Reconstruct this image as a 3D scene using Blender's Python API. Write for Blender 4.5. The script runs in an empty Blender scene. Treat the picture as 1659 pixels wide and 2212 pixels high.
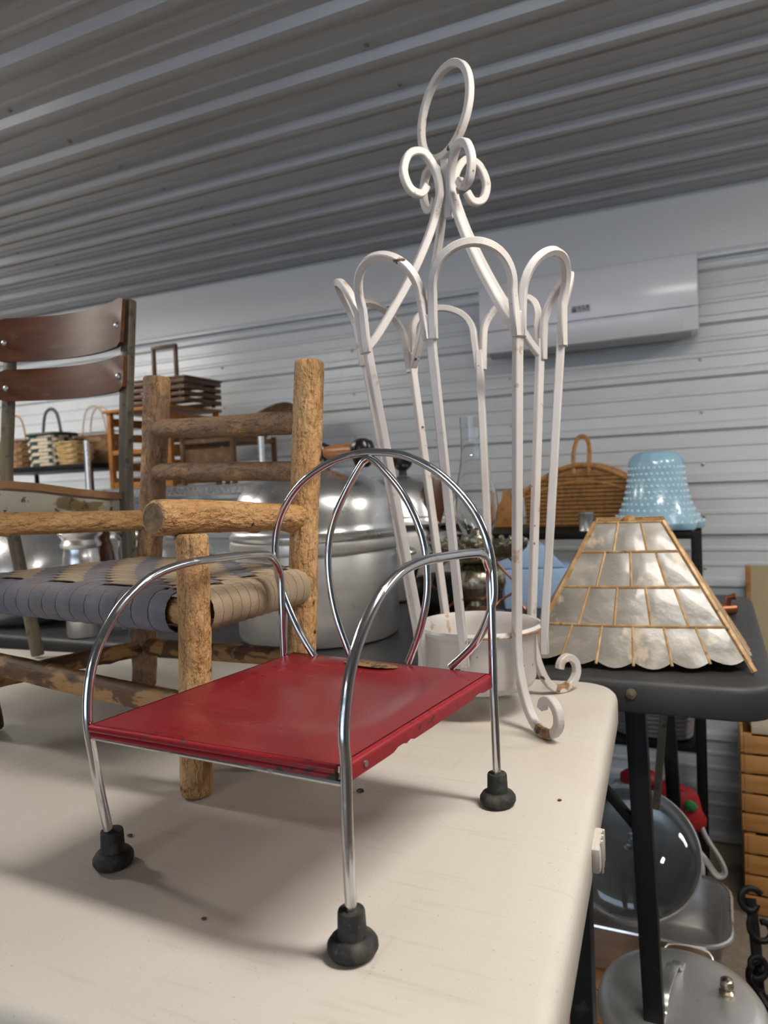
import bpy, bmesh, math, random
from mathutils import Vector, Matrix, Euler, noise
random.seed(7)
D = bpy.data
SC = bpy.context.scene
COL = SC.collection
PI = math.pi
V = Vector

# ------------------------------------------------------------------ camera
CAMZ, T = 1.20, 0.90            # lens height, table-top height
HC, WY = 2.056, 2.50            # ceiling height, back wall
YAW, PIT, ROL = math.radians(24.6), math.atan(66/1560), math.radians(2.46)
Fh = V((-math.sin(YAW), math.cos(YAW), 0)); Rh = V((math.cos(YAW), math.sin(YAW), 0))
cf = math.cos(PIT)*Fh - math.sin(PIT)*V((0, 0, 1))
Uh = Rh.cross(cf)
cr_ = math.cos(ROL)*Rh - math.sin(ROL)*Uh
cu = math.sin(ROL)*Rh + math.cos(ROL)*Uh
cam = D.cameras.new('camera'); camo = D.objects.new('camera', cam); COL.objects.link(camo)
m = Matrix((cr_, cu, -cf)).transposed().to_4x4(); m.translation = V((0, 0, CAMZ))
camo.matrix_world = m
cam.sensor_fit = 'HORIZONTAL'; cam.sensor_width = 36; cam.lens = 36*1560/1659
cam.clip_start = 0.02
cam.dof.use_dof = True; cam.dof.focus_distance = 0.66; cam.dof.aperture_fstop = cam.lens/3.0
SC.camera = camo
# ------------------------------------------------------------------ world, exposure
w = D.worlds.new('world'); SC.world = w; w.use_nodes = True
w.node_tree.nodes['Background'].inputs[0].default_value = (0.62, 0.78, 1.0, 1)
w.node_tree.nodes['Background'].inputs[1].default_value = 3.0
SC.view_settings.view_transform = 'Standard'; SC.view_settings.look = 'None'
SC.view_settings.gamma = 1; SC.view_settings.use_curve_mapping = False
SC.view_settings.exposure = -0.17
LAMP_POWER = 82.0

# ------------------------------------------------------------------ materials
def M(name, col, rough=.5, metal=0., layers=(), bump=None, coat=0., trans=0., ior=1.45, emis=None, spec=.5, sub=0., coords='Object'):
    m = D.materials.new(name); m.use_nodes = True
    nt = m.node_tree; b = nt.nodes['Principled BSDF']; N = nt.nodes.new; L = nt.links.new
    b.inputs['Roughness'].default_value = rough; b.inputs['Metallic'].default_value = metal
    b.inputs['Coat Weight'].default_value = coat; b.inputs['Transmission Weight'].default_value = trans
    b.inputs['IOR'].default_value = ior; b.inputs['Specular IOR Level'].default_value = spec
    b.inputs['Base Color'].default_value = (*col, 1)
    if sub:
        b.inputs['Subsurface Weight'].default_value = sub; b.inputs['Subsurface Radius'].default_value = (.01, .01, .01)
    if emis:
        b.inputs['Emission Color'].default_value = (*emis[0], 1); b.inputs['Emission Strength'].default_value = emis[1]
    tc = N('ShaderNodeTexCoord')
    def tex(kind, scale, detail=4, dist=0.):
        mp = N('ShaderNodeMapping'); L(tc.outputs[coords], mp.inputs[0])
        mp.inputs['Scale'].default_value = scale if hasattr(scale, '__len__') else (scale,)*3
        if kind == 'noise':
            t = N('ShaderNodeTexNoise'); t.inputs['Scale'].default_value = 1; t.inputs['Detail'].default_value = detail
            t.inputs['Distortion'].default_value = dist; L(mp.outputs[0], t.inputs[0]); return t.outputs['Fac']
        if kind == 'voronoi':
            t = N('ShaderNodeTexVoronoi'); t.inputs['Scale'].default_value = 1; L(mp.outputs[0], t.inputs[0]); return t.outputs['Distance']
        if kind == 'crackn':
            nz = N('ShaderNodeTexNoise'); nz.inputs['Scale'].default_value = 2.2; nz.inputs['Detail'].default_value = 3; L(mp.outputs[0], nz.inputs[0])
            va = N('ShaderNodeVectorMath'); va.operation = 'MULTIPLY_ADD'; L(nz.outputs['Color'], va.inputs[0]); va.inputs[1].default_value = (1.3, 1.3, 1.3); L(mp.outputs[0], va.inputs[2])
            t = N('ShaderNodeTexVoronoi'); t.feature = 'DISTANCE_TO_EDGE'; t.inputs['Scale'].default_value = 1; L(va.outputs[0], t.inputs[0]); return t.outputs['Distance']
        if kind == 'crack':
            t = N('ShaderNodeTexVoronoi'); t.feature = 'DISTANCE_TO_EDGE'; t.inputs['Scale'].default_value = 1; L(mp.outputs[0], t.inputs[0]); return t.outputs['Distance']
        t = N('ShaderNodeTexWave'); t.inputs['Scale'].default_value = 1; t.inputs['Distortion'].default_value = dist
        t.bands_direction = kind[-1].upper(); L(mp.outputs[0], t.inputs[0]); return t.outputs['Fac']
    prev = None; rprev = None
    for ly in layers:
        kind, scale, lo, hi, c = ly[:5]; extra = ly[5] if len(ly) > 5 else {}
        mr = N('ShaderNodeMapRange'); L(tex(kind, scale, extra.get('detail', 4), extra.get('dist', 0.)), mr.inputs[0])
        mr.inputs[1].default_value = lo; mr.inputs[2].default_value = hi
        mr.inputs[3].default_value = 0; mr.inputs[4].default_value = extra.get('amt', 1.)
        mx = N('ShaderNodeMix'); mx.data_type = 'RGBA'
        L(mr.outputs[0], mx.inputs[0])
        if prev is None: mx.inputs[6].default_value = (*col, 1)
        else: L(prev, mx.inputs[6])
        mx.inputs[7].default_value = (*c, 1); prev = mx.outputs[2]
        if 'rough' in extra:
            rm = N('ShaderNodeMix'); rm.data_type = 'FLOAT'; L(mr.outputs[0], rm.inputs[0])
            if rprev is None: rm.inputs[2].default_value = rough
            else: L(rprev, rm.inputs[2])
            rm.inputs[3].default_value = extra['rough']; rprev = rm.outputs[0]
    if prev is not None: L(prev, b.inputs['Base Color'])
    if rprev is not None: L(rprev, b.inputs['Roughness'])
    if bump:
        kind, scale, st, dist = bump[:4]
        bp = N('ShaderNodeBump'); bp.inputs['Strength'].default_value = st; bp.inputs['Distance'].default_value = dist
        L(tex(kind, scale, 5), bp.inputs['Height'])
        if len(bump) > 4:
            k2, s2, st2, d2 = bump[4:8]; b2 = N('ShaderNodeBump'); b2.inputs['Strength'].default_value = st2; b2.inputs['Distance'].default_value = d2
            L(tex(k2, s2, 3), b2.inputs['Height']); L(bp.outputs[0], b2.inputs['Normal']); L(b2.outputs[0], b.inputs['Normal'])
        else: L(bp.outputs[0], b.inputs['Normal'])
    return m

MT = dict(
 sheet=M('white_sheet_metal', (.63, .65, .67), .25, .0, [('noise', (1.5, 3, 3), .35, .7, (.57, .59, .605), {'rough': .34})], ('noise', (2, 9, 9), .12, .004)),
 ceil=M('darkened_ceiling_metal', (.43, .435, .45), .30, .0, [('noise', (1.5, 3, 3), .35, .7, (.38, .375, .375))], ('noise', (2, 9, 9), .1, .004), spec=.5),  # ceiling sheet's base colour darkened to stand for its shade
 trimw=M('white_trim', (.69, .695, .695), .45),
 dull=M('darkened_unseen_walls', (.22, .20, .18), .6, 0, [('noise', (3, 3, 1), .4, .6, (.17, .155, .14))]),  # unseen side and front walls, coloured dark to cut bounce light
 concrete=M('concrete', (.23, .19, .14), .8, 0, [('noise', 6, .4, .65, (.16, .13, .10)), ('noise', 60, .5, .7, (.27, .23, .18))], ('noise', 40, .2, .003)),
 steel=M('zinc_screw', (.4, .4, .41), .4, .9),
 tablew=M('white_plastic', (.555, .51, .455), .42, 0, [('noise', (5, 9, 5), .48, .72, (.52, .45, .37), {'amt': .5, 'dist': 1.}), ('noise', (9, 130, 9), .60, .72, (.43, .36, .28), {'amt': .35}), ('noise', (120, 7, 9), .63, .74, (.40, .33, .25), {'amt': .35}), ('noise', 420, .735, .765, (.22, .17, .12), {'amt': .6, 'detail': 1})], ('noise', 420, .12, .001)),
 tableb=M('black_plastic', (.032, .031, .032), .5, 0, [('noise', 7, .5, .75, (.05, .047, .046)), ('noise', (6, 60, 6), .6, .75, (.085, .078, .074), {'amt': .5})], ('noise', 500, .2, .001)),
 blackmet=M('black_paint_metal', (.007, .0065, .007), .5, 0, [('noise', 40, .62, .75, (.03, .027, .027))], spec=.25),
 chrome=M('worn_chrome', (.62, .62, .64), .13, 1., [('noise', (60, 60, 60), .55, .75, (.42, .40, .40), {'rough': .38})]),
 red=M('red_enamel', (.19, .007, .013), .26, 0, [('noise', (9, 6, 9), .35, .75, (.16, .012, .016), {'rough': .4}), ('noise', 26, .45, .8, (.25, .035, .035), {'amt': .5, 'rough': .42}), ('noise', (20, 240, 30), .62, .80, (.36, .13, .10), {'amt': .35}), ('noise', 420, .72, .77, (.42, .30, .24), {'amt': .5, 'detail': 1}), ('noise', 230, .72, .77, (.03, .014, .012), {'amt': .6, 'detail': 1})], ('noise', 60, .04, .001)),
 redworn=M('worn_red_edge', (.25, .010, .016), .3, 0, [('noise', (60, 45, 90), .60, .66, (.035, .022, .018), {'rough': .6, 'detail': 5})], ('noise', 80, .2, .002)),
 rubber=M('black_rubber', (.018, .017, .016), .7, 0, [('noise', 70, .5, .72, (.075, .066, .05)), ('noise', 300, .6, .75, (.11, .10, .08), {'amt': .5})], ('noise', 160, .35, .002)),
 gold=M('gold_label', (.32, .20, .055), .4, .3, [('noise', (300, 140, 300), .52, .57, (.05, .03, .012), {'detail': 2})]),
 iron=M('white_iron_paint', (.57, .53, .505), .4, 0, [('noise', 12, .5, .8, (.50, .45, .40)), ('noise', 38, .64, .69, (.36, .22, .10), {'amt': .7, 'detail': 5}), ('noise', 55, .68, .72, (.07, .04, .025), {'detail': 5, 'rough': .8})], ('noise', 110, .25, .002)),
 rust=M('rusty_iron', (.30, .17, .09), .7, 0, [('noise', 90, .45, .6, (.10, .05, .03)), ('noise', 60, .55, .65, (.62, .55, .47))], ('noise', 150, .4, .002)),
 log=M('peeled_log', (.45, .24, .088), .62, 0, [('noise', (30, 30, 9), .40, .66, (.58, .355, .16)), ('noise', (24, 24, 12), .55, .70, (.30, .125, .04)), ('crackn', (75, 75, 34), .045, 0., (.12, .05, .018), {'amt': .75}), ('noise', (210, 210, 40), .55, .66, (.24, .11, .04), {'detail': 5, 'dist': 1.2, 'amt': .7}), ('noise', 48, .67, .72, (.045, .022, .012), {'detail': 2})], ('noise', (130, 130, 60), .9, .008, 'noise', 320, .5, .003)),
 bark=M('brown_bark_log', (.275, .155, .08), .68, 0, [('noise', (26, 26, 10), .52, .60, (.42, .24, .10), {'detail': 3}), ('noise', (20, 20, 14), .63, .66, (.56, .38, .20), {'detail': 2}), ('noise', (35, 35, 14), .56, .70, (.19, .105, .065)), ('crackn', (80, 80, 34), .045, 0., (.08, .04, .02), {'amt': .8}), ('noise', (200, 200, 40), .55, .66, (.12, .065, .035), {'detail': 5, 'amt': .75})], ('noise', (110, 110, 50), .8, .008, 'noise', 280, .5, .003)),
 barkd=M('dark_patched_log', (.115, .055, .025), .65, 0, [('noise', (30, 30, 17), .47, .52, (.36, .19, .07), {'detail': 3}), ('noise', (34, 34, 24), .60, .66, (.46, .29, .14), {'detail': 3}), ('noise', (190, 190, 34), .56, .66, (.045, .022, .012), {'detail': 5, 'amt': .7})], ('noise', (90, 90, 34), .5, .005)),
 cut=M('cut_log_end', (.24, .15, .08), .75, 0, [('noise', 120, .45, .65, (.14, .08, .045)), ('noise', 60, .55, .7, (.40, .26, .13))], ('noise', 200, .4, .002)),
 webb=M('blue_grey_webbing', (.15, .137, .158), .85, 0, [('noise', 30, .45, .7, (.195, .178, .19)), ('noise', (14, 40, 40), .56, .72, (.25, .19, .13), {'amt': .7})], ('wave_z', 260, .5, .0008)),
 webt=M('tan_webbing', (.36, .275, .185), .85, 0, [('noise', 25, .45, .7, (.275, .205, .14)), ('noise', 60, .6, .75, (.24, .16, .10), {'amt': .5})], ('wave_z', 260, .5, .0008)),
 slat=M('brown_varnish_ply', (.092, .030, .013), .46, 0, [('noise', (8, 30, 60), .45, .7, (.135, .046, .016)), ('noise', (14, 14, 40), .62, .74, (.17, .11, .08), {'amt': .6, 'rough': .6}), ('noise', (6, 20, 20), .55, .8, (.04, .018, .012))], ('noise', 60, .05, .001), spec=.22),
 ply=M('bent_ply_seat', (.30, .16, .07), .45, 0, [('wave_z', 130, .45, .6, (.17, .085, .04)), ('noise', 40, .5, .7, (.36, .21, .10), {'amt': .5})]),
 castg=M('grey_cast_iron', (.34, .315, .26), .5, .1, [('noise', (16, 16, 30), .58, .64, (.15, .11, .05), {'detail': 5, 'rough': .75}), ('noise', 70, .60, .66, (.06, .04, .025), {'detail': 4})], ('noise', 90, .2, .002)),
 postg=M('dark_olive_iron', (.12, .10, .07), .40, .25, [('noise', (25, 25, 6), .5, .68, (.20, .17, .10)), ('noise', 60, .58, .68, (.05, .042, .034))], ('noise', 80, .2, .002)),
 alu=M('aluminium', (.78, .77, .76), .40, .92, [('noise', (9, 9, 30), .42, .7, (.62, .60, .58), {'rough': .46}), ('noise', 60, .62, .75, (.5, .47, .43), {'amt': .5})], ('noise', 25, .05, .003)),
 alub=M('bright_aluminium', (.82, .82, .82), .27, .94, [('noise', (12, 12, 12), .45, .7, (.70, .70, .69), {'rough': .36})], ('noise', 14, .05, .003)),
 blackplast=M('black_bakelite', (.012, .010, .010), .25),
 brownplast=M('brown_bakelite', (.085, .030, .015), .3),
 woodgrip=M('orange_wood_grip', (.42, .17, .055), .35, 0, [('noise', (40, 40, 200), .5, .7, (.30, .11, .035))]),
 glass=M('clear_glass', (.95, .96, .96), .03, 0, trans=1., ior=1.10, coat=1.),
 glassr=M('lamp_chimney_glass', (.95, .96, .96), .0, 0, trans=1., ior=1.45),
 pewter=M('tarnished_silver', (.50, .46, .36), .25, 1., [('noise', 70, .48, .65, (.20, .175, .115), {'rough': .45})], ('noise', 120, .35, .003)),
 copper=M('aged_copper', (.17, .095, .065), .38, .7, [('noise', 50, .5, .7, (.10, .07, .06))]),
 cwire=M('copper_wire', (.30, .115, .06), .4, .8),
 capiz=M('capiz_shell', (.235, .212, .182), .34, 0, [('noise', 16, .48, .62, (.36, .325, .275), {'dist': .8}), ('noise', 11, .54, .66, (.17, .155, .135)), ('noise', (22, 22, 14), .60, .66, (.52, .42, .30), {'amt': .85})], ('noise', 24, .5, .006), coat=.12),
 gilt=M('gilt_lead_came', (.36, .20, .075), .5, .15, [('noise', 60, .45, .65, (.50, .34, .17)), ('noise', 90, .6, .7, (.15, .08, .035))]),
 milk=M('blue_milk_glass', (.30, .50, .64), .2, 0, [('noise', 16, .4, .7, (.35, .56, .69))], sub=.15, coat=.25),
 milkl=M('pale_blue_glass_bead', (.62, .80, .90), .1, 0, coat=.4, sub=.1),
 wick=M('honey_wicker', (.32, .155, .045), .5, 0, [('noise', (140, 30, 30), .45, .65, (.22, .10, .03)), ('noise', 60, .5, .75, (.40, .21, .075))], ('noise', (160, 40, 160), .5, .003)),
 wickd=M('brown_wicker', (.20, .105, .045), .6, 0, [('wave_x', 70, .45, .6, (.11, .055, .025)), ('noise', 40, .5, .7, (.27, .16, .075))], ('wave_x', 70, .8, .003, 'wave_z', 90, .5, .003)),
 rimw=M('honey_rattan_rim', (.42, .20, .06), .4, 0, [('noise', 60, .5, .7, (.28, .12, .035))]),
 splw=M('pale_splint', (.46, .39, .29), .7, 0, [('noise', 50, .5, .7, (.36, .29, .20))]),
 spld=M('dark_green_splint', (.022, .040, .038), .6),
 splt=M('tan_splint', (.42, .27, .11), .65, 0, [('noise', 50, .5, .7, (.30, .18, .07))]),
 splb=M('brown_splint', (.25, .135, .06), .65, 0, [('noise', 50, .5, .7, (.16, .085, .04))]),
 pine=M('orange_pine', (.50, .245, .075), .5, 0, [('noise', (7, 40, 40), .45, .68, (.38, .165, .045)), ('noise', 40, .68, .74, (.18, .07, .025), {'amt': .7})]),
 pined=M('amber_pine', (.38, .155, .035), .4, 0, [('noise', (7, 40, 40), .45, .68, (.27, .10, .022))]),
 walnut=M('dark_wood_slat', (.115, .045, .018), .38, 0, [('noise', (10, 50, 50), .45, .68, (.07, .028, .012))]),
 board=M('tan_board', (.43, .345, .205), .6, 0, [('noise', 5, .4, .7, (.39, .31, .185))]),
 acw=M('white_ac_plastic', (.74, .715, .76), .2),
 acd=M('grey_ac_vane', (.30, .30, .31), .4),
 display=M('grey_display', (.40, .41, .43), .3),
 displayd=M('dark_display_mark', (.10, .12, .15), .3),
 oldplate=M('lavender_card', (.6, .6, .6), .5),
 bluep=M('pale_blue_plastic', (.33, .47, .70), .4),
 redc=M('red_cloth', (.36, .012, .02), .55, 0, [('noise', 30, .5, .7, (.24, .008, .014))]),
 greenc=M('green_felt', (.03, .21, .06), .7),
 whitec=M('white_cloth', (.62, .60, .60), .6),
 tin=M('tin_can', (.55, .54, .52), .3, .8, [('wave_z', 120, .5, .7, (.4, .39, .37))]),
 greymesh=M('grey_rope', (.24, .215, .215), .7, 0, [('noise', 90, .5, .7, (.16, .145, .15))]),
 redwood=M('reddish_plank', (.17, .075, .05), .6, 0, [('noise', (30, 6, 6), .45, .7, (.12, .05, .035))]),
 amber=M('amber_jar', (.30, .09, .02), .2),
 lampw=M('lamp_housing', (.75, .75, .75), .4),
 diffuser=M('lamp_diffuser', (.9, .9, .9), .5, emis=((1., .95, .875), LAMP_POWER)),
)

# ------------------------------------------------------------------ mesh helpers
BASE = {}
def cr(pts, n=8, closed=False):
    """Catmull-Rom through the points"""
    P = [V(p) for p in pts]; out = []; N = len(P)
    rng = range(N if closed else N-1)
    for i in rng:
        g = (lambda k: P[k % N]) if closed else (lambda k: P[min(max(k, 0), N-1)])
        p0, p1, p2, p3 = g(i-1), g(i), g(i+1), g(i+2)
        for j in range(n):
            t = j/n
            out.append(.5*((2*p1)+(p2-p0)*t+(2*p0-5*p1+4*p2-p3)*t*t+(3*p1-p0-3*p2+p3)*t**3))
    if not closed: out.append(P[-1].copy())
    return out

class MB:
    def __init__(s): s.v = []; s.f = []
    def add(s, v, f):
        o = len(s.v); s.v += [V(p) for p in v]; s.f += [tuple(i+o for i in q) for q in f]; return s
    def box(s, c, d, rot=None):
        c = V(c); h = V(d)/2; vs = []
        for x in (-1, 1):
            for y in (-1, 1):
                for z in (-1, 1):
                    p = V((x*h.x, y*h.y, z*h.z)); vs.append((rot @ p if rot else p)+c)
        return s.add(vs, [(0, 1, 3, 2), (4, 6, 7, 5), (0, 4, 5, 1), (2, 3, 7, 6), (0, 2, 6, 4), (1, 5, 7, 3)])
    def tube(s, pts, r, n=10, closed=False, cap=True, up=None, asp=1., ph=0.):
        P = [V(p) for p in pts]; N = len(P); vs = []; fs = []
        tang = []
        for i in range(N):
            a = P[(i-1) % N] if closed or i > 0 else P[i]; b = P[(i+1) % N] if closed or i < N-1 else P[i]
            tang.append((b-a).normalized())
        ref = V(up) if up else (V((0, 0, 1)) if abs(tang[0].z) < .9 else V((1, 0, 0)))
        nrm = (ref - ref.dot(tang[0])*tang[0]).normalized()
        for i in range(N):
            t = tang[i]
            if up and abs(V(up).dot(t)) < .999: nrm = (V(up)-V(up).dot(t)*t).normalized()
            else: nrm = (nrm - nrm.dot(t)*t).normalized()
            bn = t.cross(nrm); ri = r[i] if hasattr(r, '__len__') else r
            for k in range(n):
                a = 2*PI*k/n + ph
                vs.append(P[i] + ri*(math.cos(a)*nrm + asp*math.sin(a)*bn))
        for i in range(N if closed else N-1):
            j = (i+1) % N
            for k in range(n):
                k2 = (k+1) % n; fs.append((i*n+k, i*n+k2, j*n+k2, j*n+k))
        if cap and not closed:
            fs.append(tuple(range(n-1, -1, -1))); fs.append(tuple((N-1)*n+k for k in range(n)))
        return s.add(vs, fs)
    def bar(s, pts, side, closed=False, up=None, asp=1.):
        return s.tube(pts, side*.7071, 4, closed, True, up, asp, PI/4)
    def lathe(s, prof, c, n=36, mod=None, axis=None, ring=False):
        c = V(c); vs = []; fs = []; m = len(prof)
        q = axis.to_track_quat('Z', 'Y').to_matrix() if axis else None
        for i, (r, z) in enumerate(prof):
            for k in range(n):
                a = 2*PI*k/n; rr = r*(mod(a, i) if mod else 1)
                p = V((rr*math.cos(a), rr*math.sin(a), z)); vs.append(c + (q @ p if q else p))
        for i in range(m-1):
            for k in range(n):
                k2 = (k+1) % n; fs.append((i*n+k, i*n+k2, (i+1)*n+k2, (i+1)*n+k))
        if ring: fs += [((m-1)*n+k, (m-1)*n+(k+1) % n, (k+1) % n, k) for k in range(n)]
        if not ring and prof[0][0] > 1e-6: fs.append(tuple(range(n-1, -1, -1)))
        if not ring and prof[-1][0] > 1e-6: fs.append(tuple((m-1)*n+k for k in range(n)))
        return s.add(vs, fs)
    def prism(s, poly, org, ax, ay, depth):
        """closed polygon (u,v) in plane org+u*ax+v*ay, extruded by the vector depth"""
        org, ax, ay, dp = V(org), V(ax), V(ay), V(depth); n = len(poly)
        vs = [org+u*ax+v*ay for u, v in poly] + [org+u*ax+v*ay+dp for u, v in poly]
        fs = [tuple(range(n-1, -1, -1)), tuple(range(n, 2*n))] + [(i, (i+1) % n, n+(i+1) % n, n+i) for i in range(n)]
        return s.add(vs, fs)
    def grid(s, G, th):
        """a sheet of thickness th under the rows of points G"""
        R, C_ = len(G), len(G[0]); vs = [p for row in G for p in row]; dn = V(th) if hasattr(th, '__len__') else V((0, 0, -th))
        vs += [V(p)+dn for p in vs]; o = R*C_; fs = []
        for i in range(R-1):
            for j in range(C_-1):
                a, b, c, d = i*C_+j, i*C_+j+1, (i+1)*C_+j+1, (i+1)*C_+j
                fs += [(a, b, c, d), (o+d, o+c, o+b, o+a)]
        bd = [j for j in range(C_)] + [i*C_+C_-1 for i in range(1, R)] + [(R-1)*C_+j for j in range(C_-2, -1, -1)] + [i*C_ for i in range(R-2, 0, -1)]
        for k in range(len(bd)):
            a, b = bd[k], bd[(k+1) % len(bd)]; fs.append((b, a, o+a, o+b))
        return s.add(vs, fs)
    def build(s, name, mat, parent=None, smooth=True, bevel=0, seg=2, kind=None, label=None, ang=40):
        base = BASE.get(parent.name, V((0, 0, 0))) if parent else V((0, 0, 0))
        me = D.meshes.new(name); me.from_pydata([p-base for p in s.v], [], s.f); me.update()
        bm = bmesh.new(); bm.from_mesh(me)
        if bevel:
            es = [e for e in bm.edges if len(e.link_faces) == 2 and e.calc_face_angle(0) > .5]
            bmesh.ops.bevel(bm, geom=es, offset=bevel, segments=seg, affect='EDGES', profile=.6, clamp_overlap=True)
        bmesh.ops.recalc_face_normals(bm, faces=bm.faces)
        if smooth:
            lim = math.radians(ang)
            for f in bm.faces: f.smooth = True
            for e in bm.edges:
                if len(e.link_faces) == 2 and e.calc_face_angle(0) > lim: e.smooth = False
        bm.to_mesh(me); bm.free()
        o = D.objects.new(name, me); COL.objects.link(o); me.materials.append(MT[mat])
        if parent: o.parent = parent; BASE[o.name] = base
        if kind: o['kind'] = kind
        if label: o['label'] = label
        return o

def thing(name, label, cat, loc, group=None):
    o = D.objects.new(name, None); COL.objects.link(o); o.location = loc; o.empty_display_size = .05
    o['label'] = label; o['category'] = cat
    if group: o['group'] = group
    BASE[o.name] = V(loc); return o
def tag(o, label, cat, group=None):
    o['label'] = label; o['category'] = cat
    if group: o['group'] = group
    return o
def struct(o): o['kind'] = 'structure'; return o
def inst(src, loc, parent, rot=None, scale=None):
    """another object on the mesh of src, at world loc"""
    o = D.objects.new(src.name.split('.')[0], src.data); COL.objects.link(o); o.parent = parent
    o.location = V(loc)-BASE.get(parent.name, V((0, 0, 0)))
    if rot: o.rotation_euler = rot
    if scale: o.scale = scale
    BASE[o.name] = V(loc); return o

def log(name, p0, p1, r0, r1, mat, parent, seed=0, rough=.05, ends='cut', knots=2):
    """a hand-cut log: its own mesh along local Z, uneven girth, knots, rounded ends"""
    p0, p1 = V(p0), V(p1); Lg = (p1-p0).length; n = 34; rings = max(8, int(Lg/.0032)); rnd = random.Random(seed)
    kn = [(rnd.uniform(.1, .9)*Lg, rnd.uniform(0, 2*PI), rnd.uniform(.1, .2)) for _ in range(knots)]
    vs = []; fs = []; prof = [(.0, .80), (.0015, .93)] + [(.004+(Lg-.008)*i/(rings-1), 1.) for i in range(rings)] + [(Lg-.0015, .93), (Lg, .80)]
    for z, q in prof:
        for k in range(n):
            a = 2*PI*k/n; r = (r0+(r1-r0)*z/Lg)*q
            d = noise.noise(V((math.cos(a)*1.1+seed*3.1, math.sin(a)*1.1, z*14)))*rough + noise.noise(V((math.cos(a)*3+seed, math.sin(a)*3, z*55)))*rough*.6 + noise.noise(V((math.cos(a)*5+seed*2, math.sin(a)*5, z*170)))*rough*.5
            for kz, ka, kh in kn:
                da = math.atan2(math.sin(a-ka), math.cos(a-ka))
                d += kh*math.exp(-((z-kz)/.008)**2-(da/.35)**2)
            bx = noise.noise(V((seed*1.7, 2.2, z*5)))*r0*.18; by = noise.noise(V((seed*1.7, 9.2, z*5)))*r0*.18
            vs.append(V((r*(1+d)*math.cos(a)+bx, r*(1+d)*math.sin(a)+by, z)))
    R = len(prof)
    for i in range(R-1):
        for k in range(n):
            k2 = (k+1) % n; fs.append((i*n+k, i*n+k2, (i+1)*n+k2, (i+1)*n+k))
    fs.append(tuple(range(n-1, -1, -1))); fs.append(tuple((R-1)*n+k for k in range(n)))
    me = D.meshes.new(name); me.from_pydata(vs, [], fs); me.update()
    for f in me.polygons: f.use_smooth = len(f.vertices) == 4
    me.materials.append(MT[mat]); me.materials.append(MT['cut'])
    for f in me.polygons[-2:]: f.material_index = 1
    o = D.objects.new(name, me); COL.objects.link(o); o.parent = parent
    base = BASE[parent.name]; o.location = p0-base
    o.rotation_mode = 'QUATERNION'; o.rotation_quaternion = (p1-p0).to_track_quat('Z', 'Y')
    return o

def box_thing(name, label, cat, c, d, mat, bevel=.002, rz=0, group=None):
    o = MB().box(c, d, Matrix.Rotation(rz, 3, 'Z') if rz else None).build(name, mat, None, bevel=bevel)
    return tag(o, label, cat, group)

# ================================================================== THE ROOM
XL, XR, YN = -4.4, 2.6, -3.6
PITCH = .1645
def rib_profile(n0, n1, off):
    """cross-section (across, depth) of ribbed sheet: major rib each PITCH, two minor ribs between"""
    out = []
    for k in range(n0, n1):
        a = off + k*PITCH
        out += [(a-.017, 0), (a-.009, .017), (a+.009, .017), (a+.017, 0)]
        for q in (.058, .106):
            out += [(a+q-.009, 0), (a+q-.004, .0035), (a+q+.004, .0035), (a+q+.009, 0)]
    return out
# back wall: major ribs' lower edges at z = .3325, .497 ... 1.636
def sheet_mesh(prof, fn, name, mat):
    mb = MB(); G = [[fn(a, d, t) for (a, d) in prof] for t in (0, 1)]
    R = len(prof)
    vs = G[0]+G[1]; fs = [(i, i+1, R+i+1, R+i) for i in range(R-1)]
    back = [fn(a, -.03, t) for t in (0, 1) for (a, d) in (prof[0], prof[-1])]
    o = 2*R; vs += back
    fs += [(o, o+2, o+3, o+1), (0, R, o+2, o), (R-1, o+1, o+3, 2*R-1)]
    fs += [tuple(range(R-1, -1, -1))+(o, o+1), tuple(range(R, 2*R))+(o+3, o+2)]
    mb.add(vs, fs); return struct(mb.build(name, mat, None, smooth=False))
ZR0 = .3325+.010-2*PITCH
prof = [(a, d) for a, d in rib_profile(0, 12, ZR0) if 0.0 < a < 1.852]
prof = [(0.0, 0)]+prof+[(1.86, 0)]
wall = sheet_mesh(prof, lambda a, d, t: V((XL+(XR-XL)*t, WY-d, a)), 'wall_back', 'sheet')
tr = MB().box(((XL+XR)/2, WY+.004, (1.866+HC)/2), (XR-XL, .05, HC-1.866)).build('trim_1', 'trimw', None, bevel=.002); struct(tr)
jch = MB().box(((XL+XR)/2, WY-.012, 1.855), (XR-XL, .034, .018)).box(((XL+XR)/2, WY-.005, 1.828), (XR-XL, .026, .010)).build('trim_2', 'sheet', None, bevel=.001); struct(jch)
YR0 = 1.050-6*PITCH*1-.02
cprof = [(a, d) for a, d in rib_profile(-17, 15, YR0) if YN < a < WY-.06]
cprof = [(YN, 0)]+cprof+[(WY, 0)]
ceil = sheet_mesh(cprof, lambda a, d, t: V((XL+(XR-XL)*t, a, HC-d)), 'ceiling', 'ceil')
fl = MB().box(((XL+XR)/2, (YN+WY)/2, -.03), (XR-XL, WY-YN+.1, .06)).build('floor', 'concrete', None, smooth=False); struct(fl)
for nm, c, d in (('wall_left', (XL-.03, (YN+WY)/2, HC/2), (.06, WY-YN, HC)), ('wall_right', (XR+.03, (YN+WY)/2, HC/2), (.06, WY-YN, HC))):
    struct(MB().box(c, d).build(nm, 'dull', None, smooth=False))
# front wall with the open roll-up door that lets the daylight in
DX0, DX1, DZ = -2.9, .9, 1.80
struct(MB().box(((XL+DX0)/2, YN-.03, HC/2), (DX0-XL, .06, HC)).box(((XR+DX1)/2, YN-.03, HC/2), (XR-DX1, .06, HC)).box(((DX0+DX1)/2, YN-.03, (HC+DZ)/2), (DX1-DX0, .06, HC-DZ)).build('wall_front', 'dull', None, smooth=False))
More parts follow.
